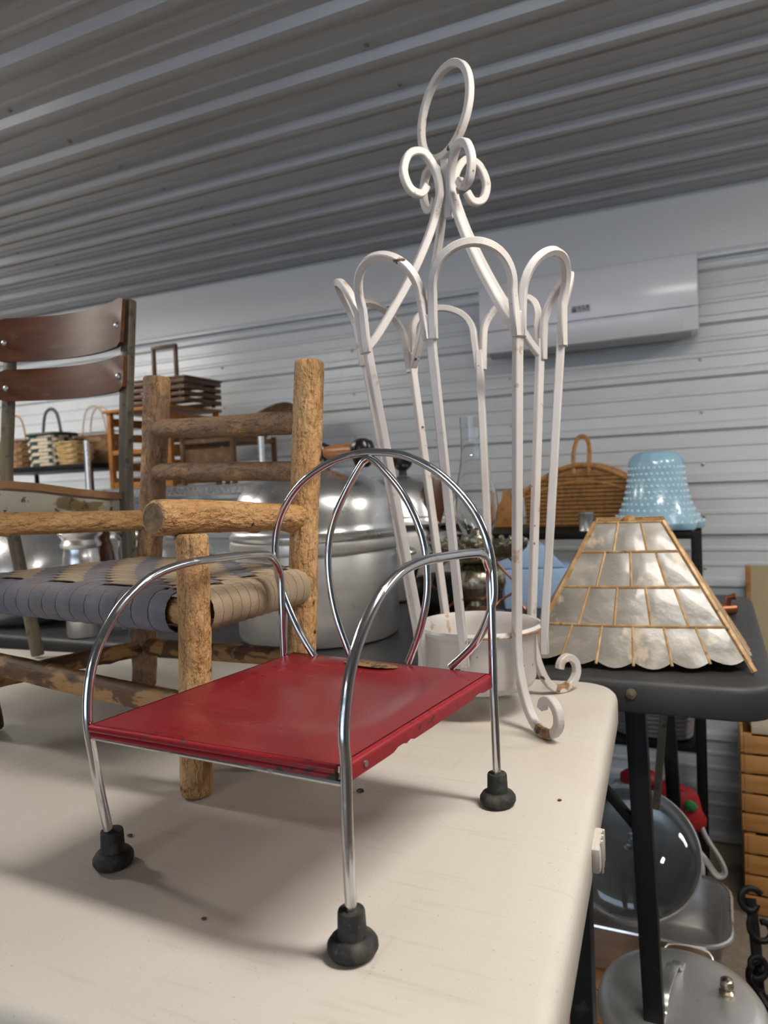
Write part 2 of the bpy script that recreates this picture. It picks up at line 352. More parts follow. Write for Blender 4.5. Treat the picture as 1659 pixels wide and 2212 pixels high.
# sheet screws
scr = MB().lathe([(.0055, 0), (.0055, .0015), (.0035, .002), (.0035, .0045), (0, .0055)], (0, 0, 0), 8).build('screw', 'steel', wall)
scr.location = (-.03, WY-.0005, .53); scr.rotation_euler = (PI/2, 0, 0); BASE[scr.name] = V((0, 0, 0))
for k in range(9):
    for x in (-1.86, -1.25, -.64, -.03, .58):
        if (k, x) == (0, -.03): continue
        inst(scr, (x, WY-.0005, ZR0+k*PITCH+.045+2*PITCH), wall, (PI/2, 0, 0))
scc = None
for k in range(11):
    for x in (-2.2, -1.4, -.6, .2):
        y = YR0+(k+5)*PITCH-.035
        if y < WY-.1:
            o = inst(scr, (x, y, HC-.0005), ceil, (PI, 0, 0))
# ceiling strip lamps (all out of the frame)
def strip(x, y, lab, L_=.6):
    t = thing('strip_light', lab, 'ceiling light', (x, y, HC-.075), 'strip lights on the ceiling')
    MB().box((x, y, HC-.045), (L_+.04, .16, .05)).build('housing', 'lampw', t, bevel=.004)
    MB().box((x, y, HC-.0765), (L_, .13, .015)).build('diffuser', 'diffuser', t, bevel=.004)
strip(.34, .58, 'ceiling strip light above and right of the white table')
strip(-2.15, .60, 'ceiling strip light above the left end of the white table')
strip(1.35, 1.55, 'ceiling strip light close to the back wall at far right')
strip(-2.95, 1.55, 'added ceiling strip light brightening the back wall at far left')  # added out of view to brighten the back wall
strip(-.85, -2.2, 'added fill strip light behind the viewer, near the open door')  # added as fill for the room

# ================================================================== WHITE TABLE
TH = math.radians(3.6); TC = V((-.129, 1.068, T)); tx = V((math.cos(TH), math.sin(TH), 0)); ty = V((-math.sin(TH), math.cos(TH), 0))
def rrect(x0, x1, y0, y1, r, n=8):
    out = []
    for cx, cy, a0 in ((x1-r, y1-r, 0), (x0+r, y1-r, PI/2), (x0+r, y0+r, PI), (x1-r, y0+r, 3*PI/2)):
        for i in range(n+1):
            a = a0+PI/2*i/n; out.append((cx+r*math.cos(a), cy+r*math.sin(a)))
    return out
def slab_table(name, label, org, ax, ay, x0, x1, y0, y1, rad, mat, thick, group=None):
    """moulded top: rings from the flat field over a sloped border and rounded lip to the skirt"""
    t = thing(name, label, 'table', (*((org+ax*(x0+x1)/2+ay*(y0+y1)/2).xy), 0), group)
    rings = []
    for ins, z in ((.034, 0), (.030, -.0006), (.012, -.0016), (.006, -.0032), (.002, -.0075), (.0, -.014), (.0, -thick+.004), (.002, -thick), (.008, -thick), (.010, -thick+.012)):
        rings.append([org+ax*u+ay*v+V((0, 0, z)) for u, v in rrect(x0+ins, x1-ins, y0+ins, y1-ins, max(rad-ins*.7, .01))])
    mb = MB(); n = len(rings[0]); vs = [p for r in rings for p in r]; fs = []
    for i in range(len(rings)-1):
        for k in range(n): fs.append((i*n+k, i*n+(k+1) % n, (i+1)*n+(k+1) % n, (i+1)*n+k))
    fs.append(tuple(range(n))); fs.append(tuple((len(rings)-1)*n+k for k in range(n-1, -1, -1)))
    mb.add(vs, fs); mb.build('tabletop', mat, t, ang=60)
    return t
wt = slab_table('folding_table', 'off-white plastic folding table holding the red-seated chair', TC, tx, ty, -1.83, 0, -.775, 0, .055, 'tablew', .046)
def tw(u, v, z): return TC+tx*u+ty*v+V((0, 0, z))
for u in (-.055, -1.775):
    for v in (-.09, -.69):
        MB().bar([tw(u, v, -.047), tw(u, v, -T+.012)], .032).build('leg', 'blackmet', wt, bevel=.004)
    MB().bar([tw(u, -.09, -.75), tw(u, -.69, -.75)], .022).build('stretcher', 'blackmet', wt, bevel=.003)
    mb = MB(); mb.prism([(0, 0), (.06, 0), (.065, -.02), (.045, -.075), (.02, -.08), (0, -.06)], tw(u-.01, -.62, -.05), ty*-1, V((0, 0, 1)), tx*.02).build('bracket', 'blackmet', wt, bevel=.003)
mb = MB().lathe([(.007, 0), (.006, .004), (0, .006)], tw(u, -.66, -.1), 12)
clip = MB().box(tw(.003, -.44, -.027), (.008, .042, .022), Matrix.Rotation(TH, 3, 'Z')).build('edge_clip', 'tablew', wt, bevel=.0035)
for q in (-.450, -.44, -.430):
    MB().box(tw(.0076, q, -.027), (.002, .0035, .028), Matrix.Rotation(TH, 3, 'Z')).build('clip_rib', 'tablew', clip, bevel=.0006)
# crumbs of dirt on the table
rn = random.Random(5)
for i, (x, y, lab) in enumerate(((-.318, .612, 'brown crumb on white table behind the red seat shadow'), (-.47, .465, 'dark grain lying left of the left rubber foot'), (-.135, .655, 'tiny brown speck right of the rear rubber foot'), (-.33, .39, 'tiny tan splinter in front of the seat shadow'))):
    r = (.0032, .0022, .0016, .0016)[i]; mb = MB()
    mb.lathe([(r*.5, 0), (r, r*.4), (r*.8, r*.9), (0, r*1.2)], (x, y, T), 7, mod=lambda a, i: 1+.35*math.sin(2*a+1))
    tag(mb.build('crumb', 'walnut', None), lab, 'crumb', 'crumbs on the white table')

# ================================================================== BLACK TABLE
bt = slab_table('folding_table', 'dark charcoal folding table along the ribbed wall carrying pots and lampshade', V((.075, 1.082, T)), V((1, 0, 0)), V((0, 1, 0)), -2.45, 0, 0, .80, .06, 'tableb', .05)
for x in (-.105, -2.25):
    for y, q in ((1.15, .014), (1.78, .02)):
        MB().bar([V((x-.012, y, T-.05)), V((x+q, y, .012))], .030).build('leg', 'blackmet', bt, bevel=.004)
    MB().bar([V((x, 1.15, .12)), V((x, 1.78, .12))], .022).build('stretcher', 'blackmet', bt, bevel=.003)
MB().bar([V((-.30, 1.17, T-.052)), V((-.112, 1.152, .64))], .014).build('brace', 'blackmet', bt, bevel=.002)
MB().bar([V((-.085, 1.42, T-.052)), V((-.112, 1.42, .56))], .014, asp=.6)  .build('folding_strut', 'postg', bt, bevel=.002)
for x in (-.115, -.9, -1.7):
    MB().lathe([(.008, 0), (.007, .003), (0, .005)], (x, 1.082, T-.022), 12, axis=V((0, -1, 0))).build('rivet', 'postg', bt)

# ================================================================== RED CHAIR
FR = V((-.2156, .3947, T)); cs = V((.9922, -.1248, 0)); cb = V((.1248, .9922, 0)); UZ = V((0, 0, 1))
def rc(s, b, z): return FR+cs*s+cb*b+UZ*z
SW = .2337
chair = thing('doll_chair', 'small chrome wire armchair with red metal seat and black rubber feet', 'chair', tuple(rc(-SW/2, .11, 0)))
R_T = .0039
rp = [(0, .012), (0, .078), (.0012, .120), (.0005, .138), (.0029, .155), (.0111, .1795), (.0252, .2006), (.0467, .220), (.0758, .2336), (.1105, .2385), (.149, .2377), (.1922, .2356), (.2207, .2321), (.2330, .2215), (.2385, .2033), (.2365, .1242), (.2365, .0768), (.2370, .012)]
lp = [(0, .012), (-.0081, .0597), (-.0123, .0911), (-.0156, .1218), (-.0128, .1504), (-.0048, .1743), (.0086, .1939), (.0256, .2106), (.0556, .227), (.0928, .2333), (.1396, .2335), (.1924, .2313), (.2120, .2252), (.2235, .2067), (.2240, .1772), (.2235, .1204), (.2232, .07), (.2235, .012)]
MB().tube(cr([rc(0, a, z) for a, z in rp], 7), R_T, 14).build('side_tube', 'chrome', chair)
MB().tube(cr([rc(-SW, a, z) for a, z in lp], 7), R_T, 14).build('side_tube', 'chrome', chair)
hp = [(-.1978, .1195), (-.2205, .153), (-.2383, .1947), (-.2428, .2348), (-.2323, .2698), (-.2054, .3011), (-.1684, .3211), (-.134, .3286), (-.1095, .3286), (-.081, .3234), (-.0517, .3087), (-.0286, .2885), (-.0109, .2648), (-.0007, .2374), (.0027, .208), (.0003, .1826), (-.0156, .1495), (-.0429, .1231)]
ip = [(-.1533, .1225), (-.1685, .1637), (-.1752, .2019), (-.1744, .2355), (-.1658, .2642), (-.1499, .2921), (-.1318, .317), (-.1255, .3222), (-.1217, .3235), (-.1180, .3220), (-.1102, .3159), (-.0878, .2903), (-.0714, .2588), (-.0643, .2279), (-.0644, .1924), (-.0736, .1561), (-.088, .1231)]
hb = lambda s, z: rc(s, .2385+.0115*max(0, (z-.2))*0 - .010*(s/-.24), z)
MB().tube(cr([hb(s, z) for s, z in hp], 6), R_T, 12).build('back_hoop', 'chrome', chair)
MB().tube(cr([hb(s, z) for s, z in ip], 6), R_T*.92, 12).build('back_lancet', 'chrome', chair)
ft = [(.0095, 0), (.0140, .0008), (.0162, .0045), (.0160, .0080), (.0138, .0112), (.0112, .0124), (.0097, .0126), (.0094, .0140), (.0089, .0275), (.0084, .029), (.0045, .029)]
for s, a, sq in ((0, .0, 1.), (-SW, 0, 1.), (0, .237, 1.), (-SW, .2235, 1.)):
    MB().lathe(ft, rc(s, a, 0), 28, mod=lambda an, i: 1+(.03*math.sin(an*2+s*9) if i < 6 else 0)).build('rubber_foot', 'rubber', chair)
# seat pan : dished red sheet with down-turned side flanges and a rolled double lip in front
zs = .1215; s0, s1 = -SW+.006, -.004; b0, b1 = -.017, .234
def seat_pt(u, v):
    s = s0+(s1-s0)*u; b = b0+(b1-b0)*v + .018*u*(1-v)
    dx, dy = (u-.5)/.42, (v-.55)/.42; q = max(0., 1-(dx*dx)**1.6-(dy*dy)**1.6)
    z = zs - .0065*(q*q*(3-2*q))
    return rc(s, b, z)
G = [[seat_pt(i/34, j/34) for i in range(35)] for j in range(35)]
seat = MB().grid(G, .0012).build('seat', 'red', chair)
def flange(u):
    rows = []; sg = 1 if u else -1
    for k in range(8):
        row = []
        for j in range(40):
            v = j/39; p = seat_pt(u, v); a = min(k/3, 1)*PI/2
            off = .0035*math.sin(a)*sg; dz = -.0035*(1-math.cos(a)) - max(0, k-3)*.0022
            if u and k == 7:
                for vd, wd, dp in ((.30, .025, .0035), (.36, .012, .002), (.87, .03, .0035)):
                    dz += dp*math.exp(-((v-vd)/wd)**2)
            row.append(p+cs*off+UZ*dz)
        rows.append(row)
    return rows
MB().grid(flange(1), cs*-.0012).build('side_flange', 'redworn', seat)
MB().grid(flange(0), cs*.0012).build('side_flange', 'redworn', seat)
for zz, rr, dz in ((-.0028, .0030, 0), (-.0078, .0026, 0)):
    MB().tube([seat_pt(.005+.985*i/24, 0)+UZ*zz-cb*(.0015 if zz > -.005 else .0005) for i in range(25)], rr, 10).build('front_lip', 'redworn', seat)
MB().tube([seat_pt(.02+.96*i/24, 1)+UZ*-.003 for i in range(25)], .0028, 8).build('rear_lip', 'redworn', seat)
MB().tube([rc(-SW, -.0145, zs-.0115), rc(0, .0005, zs-.0115)], .0022, 8).build('cross_wire', 'chrome', chair)
lab = MB(); c0 = seat_pt(.47, .945)
ov = [(.031*math.cos(2*PI*k/32), .0085*math.sin(2*PI*k/32)) for k in range(32)]
lab.prism(ov, c0+UZ*.0002, cs, cb, UZ*.0006).build('oval_label', 'gold', seat, label='oval gold maker label with worn dark lettering')
MB().lathe([(.0022, 0), (.0022, .0008), (0, .0008)], seat_pt(1, .10)+cs*.0036+UZ*-.007, 10, axis=cs).build('rivet', 'steel', seat)

# ================================================================== WHITE IRON STAND
SB = V((-.2775, .8925, T))
def sp(ang, r, z):            # ang in camera-frame degrees
    if z > .11: z = .11+(z-.11)*.942
    a = math.radians(ang)+YAW
    return SB+V((r*math.cos(a), r*math.sin(a), z))-Rh*(.034*z)
stand = thing('umbrella_stand', 'tall white painted iron umbrella stand with arched bars and ring handle', 'umbrella stand', tuple(SB))
A0 = [-65+45*k for k in range(8)]
SQ = .0098
for i, a in enumerate(A0):
    footed = i % 2 == 0
    up = sp(a+90, 1, 0)-sp(a, 0, 0); up = V((math.cos(math.radians(a+90)+YAW), math.sin(math.radians(a+90)+YAW), 0))
    top = [sp(a, .0835+(.130-.0835)*t, .10+(.505-.10)*t) for t in [k/10 for k in range(11)]][::-1]
    if footed:
        tail = [sp(a, .0835, .088), sp(a, .084, .072), sp(a, .090, .045), sp(a, .100, .022), sp(a, .113, .009), sp(a, .127, .0053), sp(a, .143, .010), sp(a, .153, .023), sp(a, .152, .038), sp(a, .141, .047), sp(a, .129, .043), sp(a, .125, .033)]
        pts = top[:-1]+cr([top[-1]]+tail, 6)
    else: pts = top+[sp(a, .0825, .075)]
    b = MB().bar(pts, SQ, up=up).build('upright_bar', 'iron', stand, bevel=.0012, seg=1)
    if footed:
        tl = cr([sp(a, .113, .009), sp(a, .127, .0053), sp(a, .143, .010)], 5)
        MB().bar(tl, SQ*1.06, up=up).build('rust_patch', 'rust', b, bevel=.0012, seg=1)
# arches linking neighbouring bars
for i, a in enumerate(A0):
    mid = a+22.5; pts = []
    for k in range(25):
        t = PI*k/24
        pts.append(sp(mid-19.5*math.cos(t), .1325+.014*math.sin(t), .528+.050*math.sin(t)))
    pts = [sp(a+1.5, .1295, .475), sp(a+2.2, .131, .505)]+pts+[sp(a+45-2.2, .131, .505), sp(a+45-1.5, .1295, .475)]
    MB().bar(pts, SQ*.92).build('arch', 'iron', stand, bevel=.0012, seg=1)
# curved handle stays with scroll tips
for i in (0, 2, 4, 6):
    a = A0[i]; up = V((math.cos(math.radians(a+90)+YAW), math.sin(math.radians(a+90)+YAW), 0))
    pts = cr([sp(a, .126, .483), sp(a, .112, .500), sp(a, .090, .532), sp(a, .058, .582), sp(a, .030, .636), sp(a, .0135, .680), sp(a, .0105, .700), sp(a, .015, .722), sp(a, .030, .741), sp(a, .050, .737), sp(a, .060, .714), sp(a, .053, .692), sp(a, .038, .687), sp(a, .029, .699)], 6)
    MB().bar(pts, SQ*.95, up=up).build('scroll_stay', 'iron', stand, bevel=.0012, seg=1)
rd = V((math.cos(math.radians(-57)+YAW), math.sin(math.radians(-57)+YAW), 0)); rcn = sp(0, 0, .800)+Rh*.004
MB().bar([rcn+rd*(.049*math.sin(2*PI*k/48))-(UZ*.055)*math.cos(2*PI*k/48)-Rh*(.005*math.cos(2*PI*k/48)) for k in range(48)], SQ*.9, closed=True, up=rd.cross(UZ)).build('ring_handle', 'iron', stand, bevel=.001, seg=1)
MB().bar([sp(0, 0, .66), sp(0, 0, .738)], SQ).build('stem', 'iron', stand, bevel=.001, seg=1)
# drip pan
pc = sp(0, 0, 0); pz = [(.0, .034), (.062, .034), (.068, .037), (.0715, .045), (.073, .097), (.0765, .104), (.0795, .106), (.0805, .110), (.0785, .1135), (.0755, .113), (.0725, .108), (.0705, .098), (.069, .047), (.064, .040), (0, .039)]
pan = MB().lathe([(r, z) for r, z in pz], SB-Rh*.0035, 56, mod=lambda a, i: 1+(.012*math.sin(3*a+.8)+.008*math.sin(7*a) if 4 < i < 11 else 0)).build('drip_pan', 'iron', stand)
mb = MB()
for k in range(13):
    a = -75+k*5; pass
MB().tube([sp(-100+k*5, .0805, .1085) for k in range(16)], .0013, 6).build('rust_line', 'rust', pan)

# ================================================================== RUSTIC LOG CHAIR
def tz(x, y, z): return V((x, y, T+z))
lc = thing('rustic_chair', 'child-size peeled log armchair with woven strap seat', 'chair', (-.66, .70, T))
NF0, NF1 = tz(-.467, .553, .001), tz(-.4655, .563, .257)
RB0, RB1 = tz(-.462, .736, .002), tz(-.4425, .768, .450)
LB0, LB1 = tz(-.803, .842, .0025), tz(-.7745, .876, .4755)
LF0, LF1 = tz(-.846, .614, .003), tz(-.888, .618, .252)
def along(p, q, z): t = (z-(p.z-T))/(q.z-p.z); return p+(q-p)*t
log('post', NF0, NF1, .0158, .0158, 'log', lc, 1, .05, knots=3)
log('post', RB0, RB1, .0172, .0182, 'log', lc, 2, .05, knots=2)
log('post', LB0, LB1, .0180, .0200, 'bark', lc, 3, .10, knots=4)
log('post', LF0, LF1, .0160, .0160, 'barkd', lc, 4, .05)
arm = log('arm_rest', tz(-.4865, .532, .274), along(RB0, RB1, .2615)+V((0, .006, 0)), .0178, .0150, 'log', lc, 5, .07, knots=2)
log('arm_rest', along(LB0, LB1, .2555), tz(-.893, .596, .2665), .0150, .0160, 'log', lc, 6, .05)
log('back_rail', along(LB0, LB1, .396), along(RB0, RB1, .3765), .0145, .0152, 'bark', lc, 7, .05)
log('back_rail', along(LB0, LB1, .330), along(RB0, RB1, .317), .0130, .0125, 'bark', lc, 8, .05)
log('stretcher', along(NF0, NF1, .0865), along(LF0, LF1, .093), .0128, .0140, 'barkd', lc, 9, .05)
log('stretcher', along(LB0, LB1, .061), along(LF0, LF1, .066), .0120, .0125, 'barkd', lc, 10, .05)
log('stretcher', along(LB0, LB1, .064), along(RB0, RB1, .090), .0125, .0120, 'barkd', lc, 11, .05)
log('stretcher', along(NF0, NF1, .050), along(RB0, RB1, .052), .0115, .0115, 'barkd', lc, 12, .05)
# splinters on the torn arm end
rn = random.Random(3)
for k in range(16):
    p = tz(-.4865+rn.uniform(-.012, .014), .534+rn.uniform(-.002, .03), .274+.0165)
    d = V((rn.uniform(-.6, .3), rn.uniform(-1, .1), rn.uniform(.2, .9)))*rn.uniform(.004, .010)
    MB().tube([p-d*.3, p+d], [.0007, .0002], 4).build('splinter', 'log', arm)
# seat rails and woven straps
ZS, RR = .180, .0135
cA, cB, cC, cD = along(LF0, LF1, ZS), along(NF0, NF1, ZS), along(RB0, RB1, ZS), along(LB0, LB1, ZS)
log('seat_rail', cA, cB+V((-.003, 0, 0)), RR, RR, 'log', lc, 13, .03)
log('seat_rail', cB+V((0, .002, .0)), cC, RR*.85, RR*.85, 'log', lc, 14, .03)
log('seat_rail', cC, cD, RR, RR, 'log', lc, 15, .03)
log('seat_rail', cD, cA, RR*.85, RR*.85, 'log', lc, 16, .03)
WR = .0205; NU, NV = 15, 12
def bil(u, v): return (cA*(1-u)+cB*u)*(1-v)+(cD*(1-u)+cC*u)*v
def strap(fixed, across, i, n, mat, name):
    lo, hi = (.045, .955); stp = (hi-lo)/n
    e0, e1 = lo+stp*i+stp*.02, lo+stp*(i+1)-stp*.02
    rows = []
    for e in (e0, (e0+e1)/2, e1):
        P = (lambda q: bil(e, q)) if fixed == 'u' else (lambda q: bil(q, e))
        d0 = (P(0)-P(1)).normalized(); d1 = -d0; row = []
        crown = .0007 if e == (e0+e1)/2 else 0
        for k in range(9):                       # wrap round the first rail, from beneath
            a = -PI/2-.5+(PI+.5)*k/8; row.append(P(0)+d0*((WR+crown)*math.cos(a))+UZ*((WR+crown)*math.sin(a)))
        m_ = across
        for k in range(m_*2+1):
            q = .03+.94*k/(m_*2); j = k//2; ph = ((i+j) % 4) < 2
            if fixed == 'v': ph = not ph
            row.append(P(q)+UZ*(WR+crown+(.0016 if ph else -.0016)))
        for k in range(9):
            a = PI/2+.2-(PI+.5)*k/8; row.append(P(1)+d1*((WR+crown)*math.cos(a))+UZ*((WR+crown)*math.sin(a)))
        rows.append(row)
    MB().grid(rows, .0012).build(name, mat, lc)
for i in range(NU): strap('u', NV, i, NU, 'webb', 'warp_strap')
for i in range(NV): strap('v', NU, i, NV, 'webt', 'weft_strap')

# ================================================================== SCHOOL CHAIR
sc_ = thing('school_chair', 'old school chair of brown slats on grey iron frame behind the log chair', 'chair', (-1.05, .78, T))
PR, PL = (-.886, .925), (-1.196, .945)
for (x, y), dx, nm in ((PR, 0.0, 'a'), (PL, .045, 'b')):
    pts = cr([tz(x+dx, y-.005, .003), tz(x+dx*.55, y-.012, .15), tz(x, y-.012, .30), tz(x, y, .45), tz(x+.002, y+.018, .622)], 8)
    MB().bar(pts, .018, up=(0, 1, 0), asp=1.).build('back_post', 'postg', sc_, bevel=.004)
def slat(z0, z1, name, tilt):
    L0, R0 = V((PL[0]-.007, PL[1]-.020, 0)), V((PR[0]+.014, PR[1]-.022, 0)); rows = []
    for j in range(7):
        q = j/6; z = T+z0+(z1-z0)*q; row = []
        for i in range(21):
            t = i/20; e = (1-(2*t-1)**2); rr = 0
            if t < .04 or t > .96: rr = .005*(1 if q in (0, 1) else (.25 if q < .2 or q > .8 else 0))
            zz = z + (.004*e*(1 if q > .5 else -1)*0) - rr*(1 if q > .5 else -1) + (1-t)*.010
            row.append(L0+(R0-L0)*t+V((0, .042*e+tilt*q, zz)))
        rows.append(row)
    o = MB().grid(rows, (0, .008, 0)).build(name, 'slat', sc_)
    for t in (.055, .945):
        p = L0+(R0-L0)*t+V((0, .042*(1-(2*t-1)**2)+tilt*.5-.001, T+(z0+z1)/2+(1-t)*.010-.006))
        MB().lathe([(.0062, 0), (.0055, .002), (.003, .0035), (0, .0038)], p, 14, axis=V((0, -1, 0))).build('rivet', 'steel', o)
slat(.540, .622, 'back_slat', .012); slat(.468, .527, 'back_slat', .007)
# seat: bent plywood, wavy from back to front
sprof = [(0, .300), (.12, .302), (.3, .309), (.5, .319), (.68, .325), (.82, .323), (.93, .312), (1, .292)]
def sz(v):
    for (a, b), (c, d) in zip(sprof, sprof[1:]):
        if v <= c: return b+(d-b)*(v-a)/(c-a)
    return sprof[-1][1]
def seatp(u, v): return V((PL[0]+.0+(PR[0]+.004-PL[0])*u+(-.062*v), PL[1]+(PR[1]-PL[1])*u-.006-.30*v, T+sz(v)-.006*math.sin(PI*u)))
MB().grid([[seatp(i/12, j/30) for i in range(13)] for j in range(31)], .011).build('seat', 'ply', sc_)
for u in (.985, .015):
    top = [(v, sz(v)-.014) for v in [k/16 for k in range(16)]]
    bot = [(.94, .275), (.85, .262), (.7, .262), (.5, .272), (.35, .276), (.25, .270), (.15, .255), (.07, .232), (0, .20)]
    pl = top+bot; o0 = seatp(u, 0); e1 = seatp(u, 1); dv = V((e1.x-o0.x, e1.y-o0.y, 0))
    MB().prism(pl, V((o0.x, o0.y, T)), dv, UZ, V((-.008 if u > .5 else .008, 0, 0))).build('seat_bracket', 'castg', sc_, bevel=.0015)
    f0 = seatp(u, .9)+V((-.004 if u > .5 else .004, 0, -.035)); s_ = 0
    MB().bar(cr([f0, f0+V((0, -.012, -.12)), V((f0.x+s_, f0.y-.02, T+.05)), V((f0.x+s_, f0.y-.035, T+.004))], 6), .02, up=(1, 0, 0)).build('front_leg', 'postg', sc_, bevel=.003)

# ================================================================== POTS ON THE BLACK TABLE
def pot_profile(r, h, th=.003): return [(0, 0), (r*.94, 0), (r*.985, .004), (r, .014), (r, h), (r-th, h), (r-th, .02), (r*.93, .006), (0, .006)]
# pressure canner
CX, CY = -.728, 1.258
cn = thing('pressure_canner', 'large aluminium pressure canner with domed lid behind the red chair', 'pot', (CX, CY, T))
MB().lathe([(0, 0), (.150, 0), (.157, .004), (.1605, .014), (.1605, .170), (.158, .176), (0, .176)], (CX, CY, T), 72).build('body', 'alu', cn)
MB().lathe([(.150, .170), (.1635, .171), (.1700, .175), (.1715, .182), (.170, .192), (.1665, .195), (.15, .195)], (CX, CY, T), 72).build('rim_band', 'alu', cn)
lid = MB().lathe([(.150, .1955), (.1680, .196), (.1705, .200), (.1700, .206), (.1655, .209), (.1625, .214), (.1610, .225), (.1590, .248), (.1555, .266), (.1480, .283), (.1350, .297), (.112, .311), (.080, .323), (.045, .330), (0, .333)], (CX, CY, T), 72).build('lid', 'alub', cn)
for a in (30, 205):
    a = math.radians(a); d = V((math.cos(a), math.sin(a), 0)); e = V((-d.y, d.x, 0)); c = V((CX, CY, T+.158))
    MB().tube(cr([c+d*.158-e*.045, c+d*.185-e*.045, c+d*.194-e*.03, c+d*.194+e*.03, c+d*.185+e*.045, c+d*.158+e*.045], 5), .0045, 8).build('side_handle', 'alu', cn)
hd = V((.93, -.36, 0)).normalized()
g0 = V((CX+.065, CY+.0, T+.362))
MB().tube([g0-hd*.045, g0-hd*.02, g0+hd*.02, g0+hd*.045], [.0125, .0145, .0145, .0125], 14).build('lid_grip', 'woodgrip', lid)
for q in (-1, 1):
    MB().lathe([(.010, -.034), (.015, -.03), (.0225, -.010), (.024, .004), (.019, .016), (.009, .021), (0, .022)], g0+hd*(.062*q), 20).build('grip_end', 'blackplast', lid)
MB().lathe([(.011, 0), (.011, .012), (.006, .014), (.006, .026), (.009, .027), (.009, .036), (0, .038)], (CX-.105, CY+.03, T+.305), 14).build('vent_valve', 'pewter', lid)
# second pot behind
QX, QY = -.742, 1.725
q2 = thing('stock_pot', 'aluminium stock pot with domed lid and black knob right behind the canner', 'pot', (QX, QY, T))
MB().lathe([(0, 0), (.118, 0), (.128, .008), (.130, .02), (.130, .185), (.128, .19), (0, .19)], (QX, QY, T), 56).build('body', 'alu', q2)
MB().lathe([(.126, .185), (.150, .187), (.154, .193), (.150, .200), (.126, .200)], (QX, QY, T), 56).build('rim_band', 'alu', q2)
l2 = MB().lathe([(.126, .200), (.150, .201), (.148, .208), (.140, .212), (.135, .235), (.125, .268), (.105, .292), (.075, .306), (.03, .313), (0, .314)], (QX, QY, T), 56).build('lid', 'alub', q2)
MB().lathe([(.012, .31), (.010, .325), (.022, .335), (.028, .35), (.024, .365), (.012, .371), (0, .372)], (QX+.01, QY, T), 22).build('knob', 'blackplast', l2)
MB().tube(cr([V((QX+.128, QY-.03, T+.178)), V((QX+.17, QY-.06, T+.182)), V((QX+.21, QY-.09, T+.176)), V((QX+.25, QY-.11, T+.168))], 5), [.008]*6+[.012]*5+[.010]*5, 10, asp=.7).build('long_handle', 'blackplast', q2)
ho = V((-.620, 1.645, T))
MB().prism([(-.010, .15), (.010, .15), (.011, .175), (.016, .19), (.030, .235), (.034, .265), (.026, .295), (.006, .307), (-.014, .30), (-.026, .275), (-.025, .245), (-.013, .20), (-.011, .17)], ho, Rh, UZ, Fh*.014).build('leaf_handle', 'brownplast', q2, bevel=.004)
MB().tube(cr([ho+UZ*.16, ho+UZ*.165-Rh*.03+Fh*.02, V((QX+.10, QY-.06, T+.192))], 4), .006, 8).build('handle_arm', 'alu', q2)

# two tall coffee pots
C1, C2 = (-1.226, 1.124), (-1.176, 1.222)
def can(x, y, r, h, lab):
    t = thing('coffee_pot', lab, 'coffee pot', (x, y, T), 'tall coffee pots on the dark table')
    MB().lathe([(0, 0), (r*.96, 0), (r, .006), (r, h*.70), (r*.97, h*.74), (r*.93, h*.76), (r*.93, h*.80), (r*1.06, h*.815), (r*1.10, h*.84), (r*1.02, h*.865), (r*.97, h*.88), (r*1.03, h*.905), (r*1.16, h*.925), (r*1.18, h*.95), (r*1.02, h*.972), (r*.80, h*.985), (0, h)], (x, y, T), 48).build('body', 'alub', t)
    return t
c1 = can(C1[0], C1[1], .038, .232, 'taller aluminium coffee pot with flared lip left of the brown handle')
c2 = can(C2[0], C2[1], .034, .245, 'slimmer aluminium coffee pot with a brown handle')
hx, hy = C2[0]-.030, C2[1]-.040
MB().prism([(-.012, .055), (.012, .055), (.014, .15), (.010, .185), (.004, .20), (.010, .235), (-.004, .245), (-.016, .225), (-.018, .16)], V((hx, hy-.006, T)), Rh, UZ, Fh*.012).build('handle', 'brownplast', c2, bevel=.003)
# big domed kettle at far left
kx, ky = -1.522, 1.232
kt = thing('domed_roaster', 'wide bright aluminium domed roaster at the left behind the log chair', 'pot', (kx, ky, T))
MB().lathe([(0, 0), (.09, 0), (.115, .012), (.145, .055), (.152, .09), (.150, .10), (0, .10)], (kx, ky, T), 64).build('body', 'alub', kt)
kl = MB().lathe([(.14, .101), (.155, .102), (.156, .108), (.150, .112), (.145, .14), (.130, .175), (.105, .205), (.07, .226), (.03, .237), (0, .239)], (kx, ky, T), 64).build('lid', 'alub', kt)
MB().lathe([(.008, .237), (.008, .25), (.018, .255), (.018, .268), (0, .27)], (kx, ky, T), 18).build('knob', 'blackplast', kl)
pl_ = thing('enamel_bowl', 'white enamel bowl showing above the domed roaster', 'bowl', (-1.60, 1.46, T))
MB().lathe([(0, 0), (.05, 0), (.055, .008), (.085, .10), (.115, .175), (.118, .178), (.112, .176), (.08, .10), (.048, .012), (0, .008)], (-1.60, 1.47, T), 48).build('bowl', 'oldplate', pl_)
# low saucepan seen between the log posts
sx, sy = -1.203, 1.40
sm = thing('sauce_pan', 'low aluminium saucepan with lid between the two log posts', 'pan', (sx, sy, T))
MB().lathe(pot_profile(.088, .135), (sx, sy, T), 48).build('body', 'alu', sm)
ml = MB().lathe([(.085, .1355), (.094, .136), (.095, .142), (.090, .146), (.086, .158), (.075, .168), (.04, .176), (0, .178)], (sx, sy, T), 48).build('lid', 'alub', sm)
MB().lathe([(.007, .177), (.007, .186), (.015, .19), (.015, .2), (0, .203)], (sx, sy, T), 16).build('knob', 'blackplast', ml)
MB().tube([V((sx-.02, sy-.085, T+.11)), V((sx-.02, sy-.12, T+.112)), V((sx-.02, sy-.17, T+.108))], [.009, .012, .010], 12, asp=.7).build('handle', 'brownplast', sm)

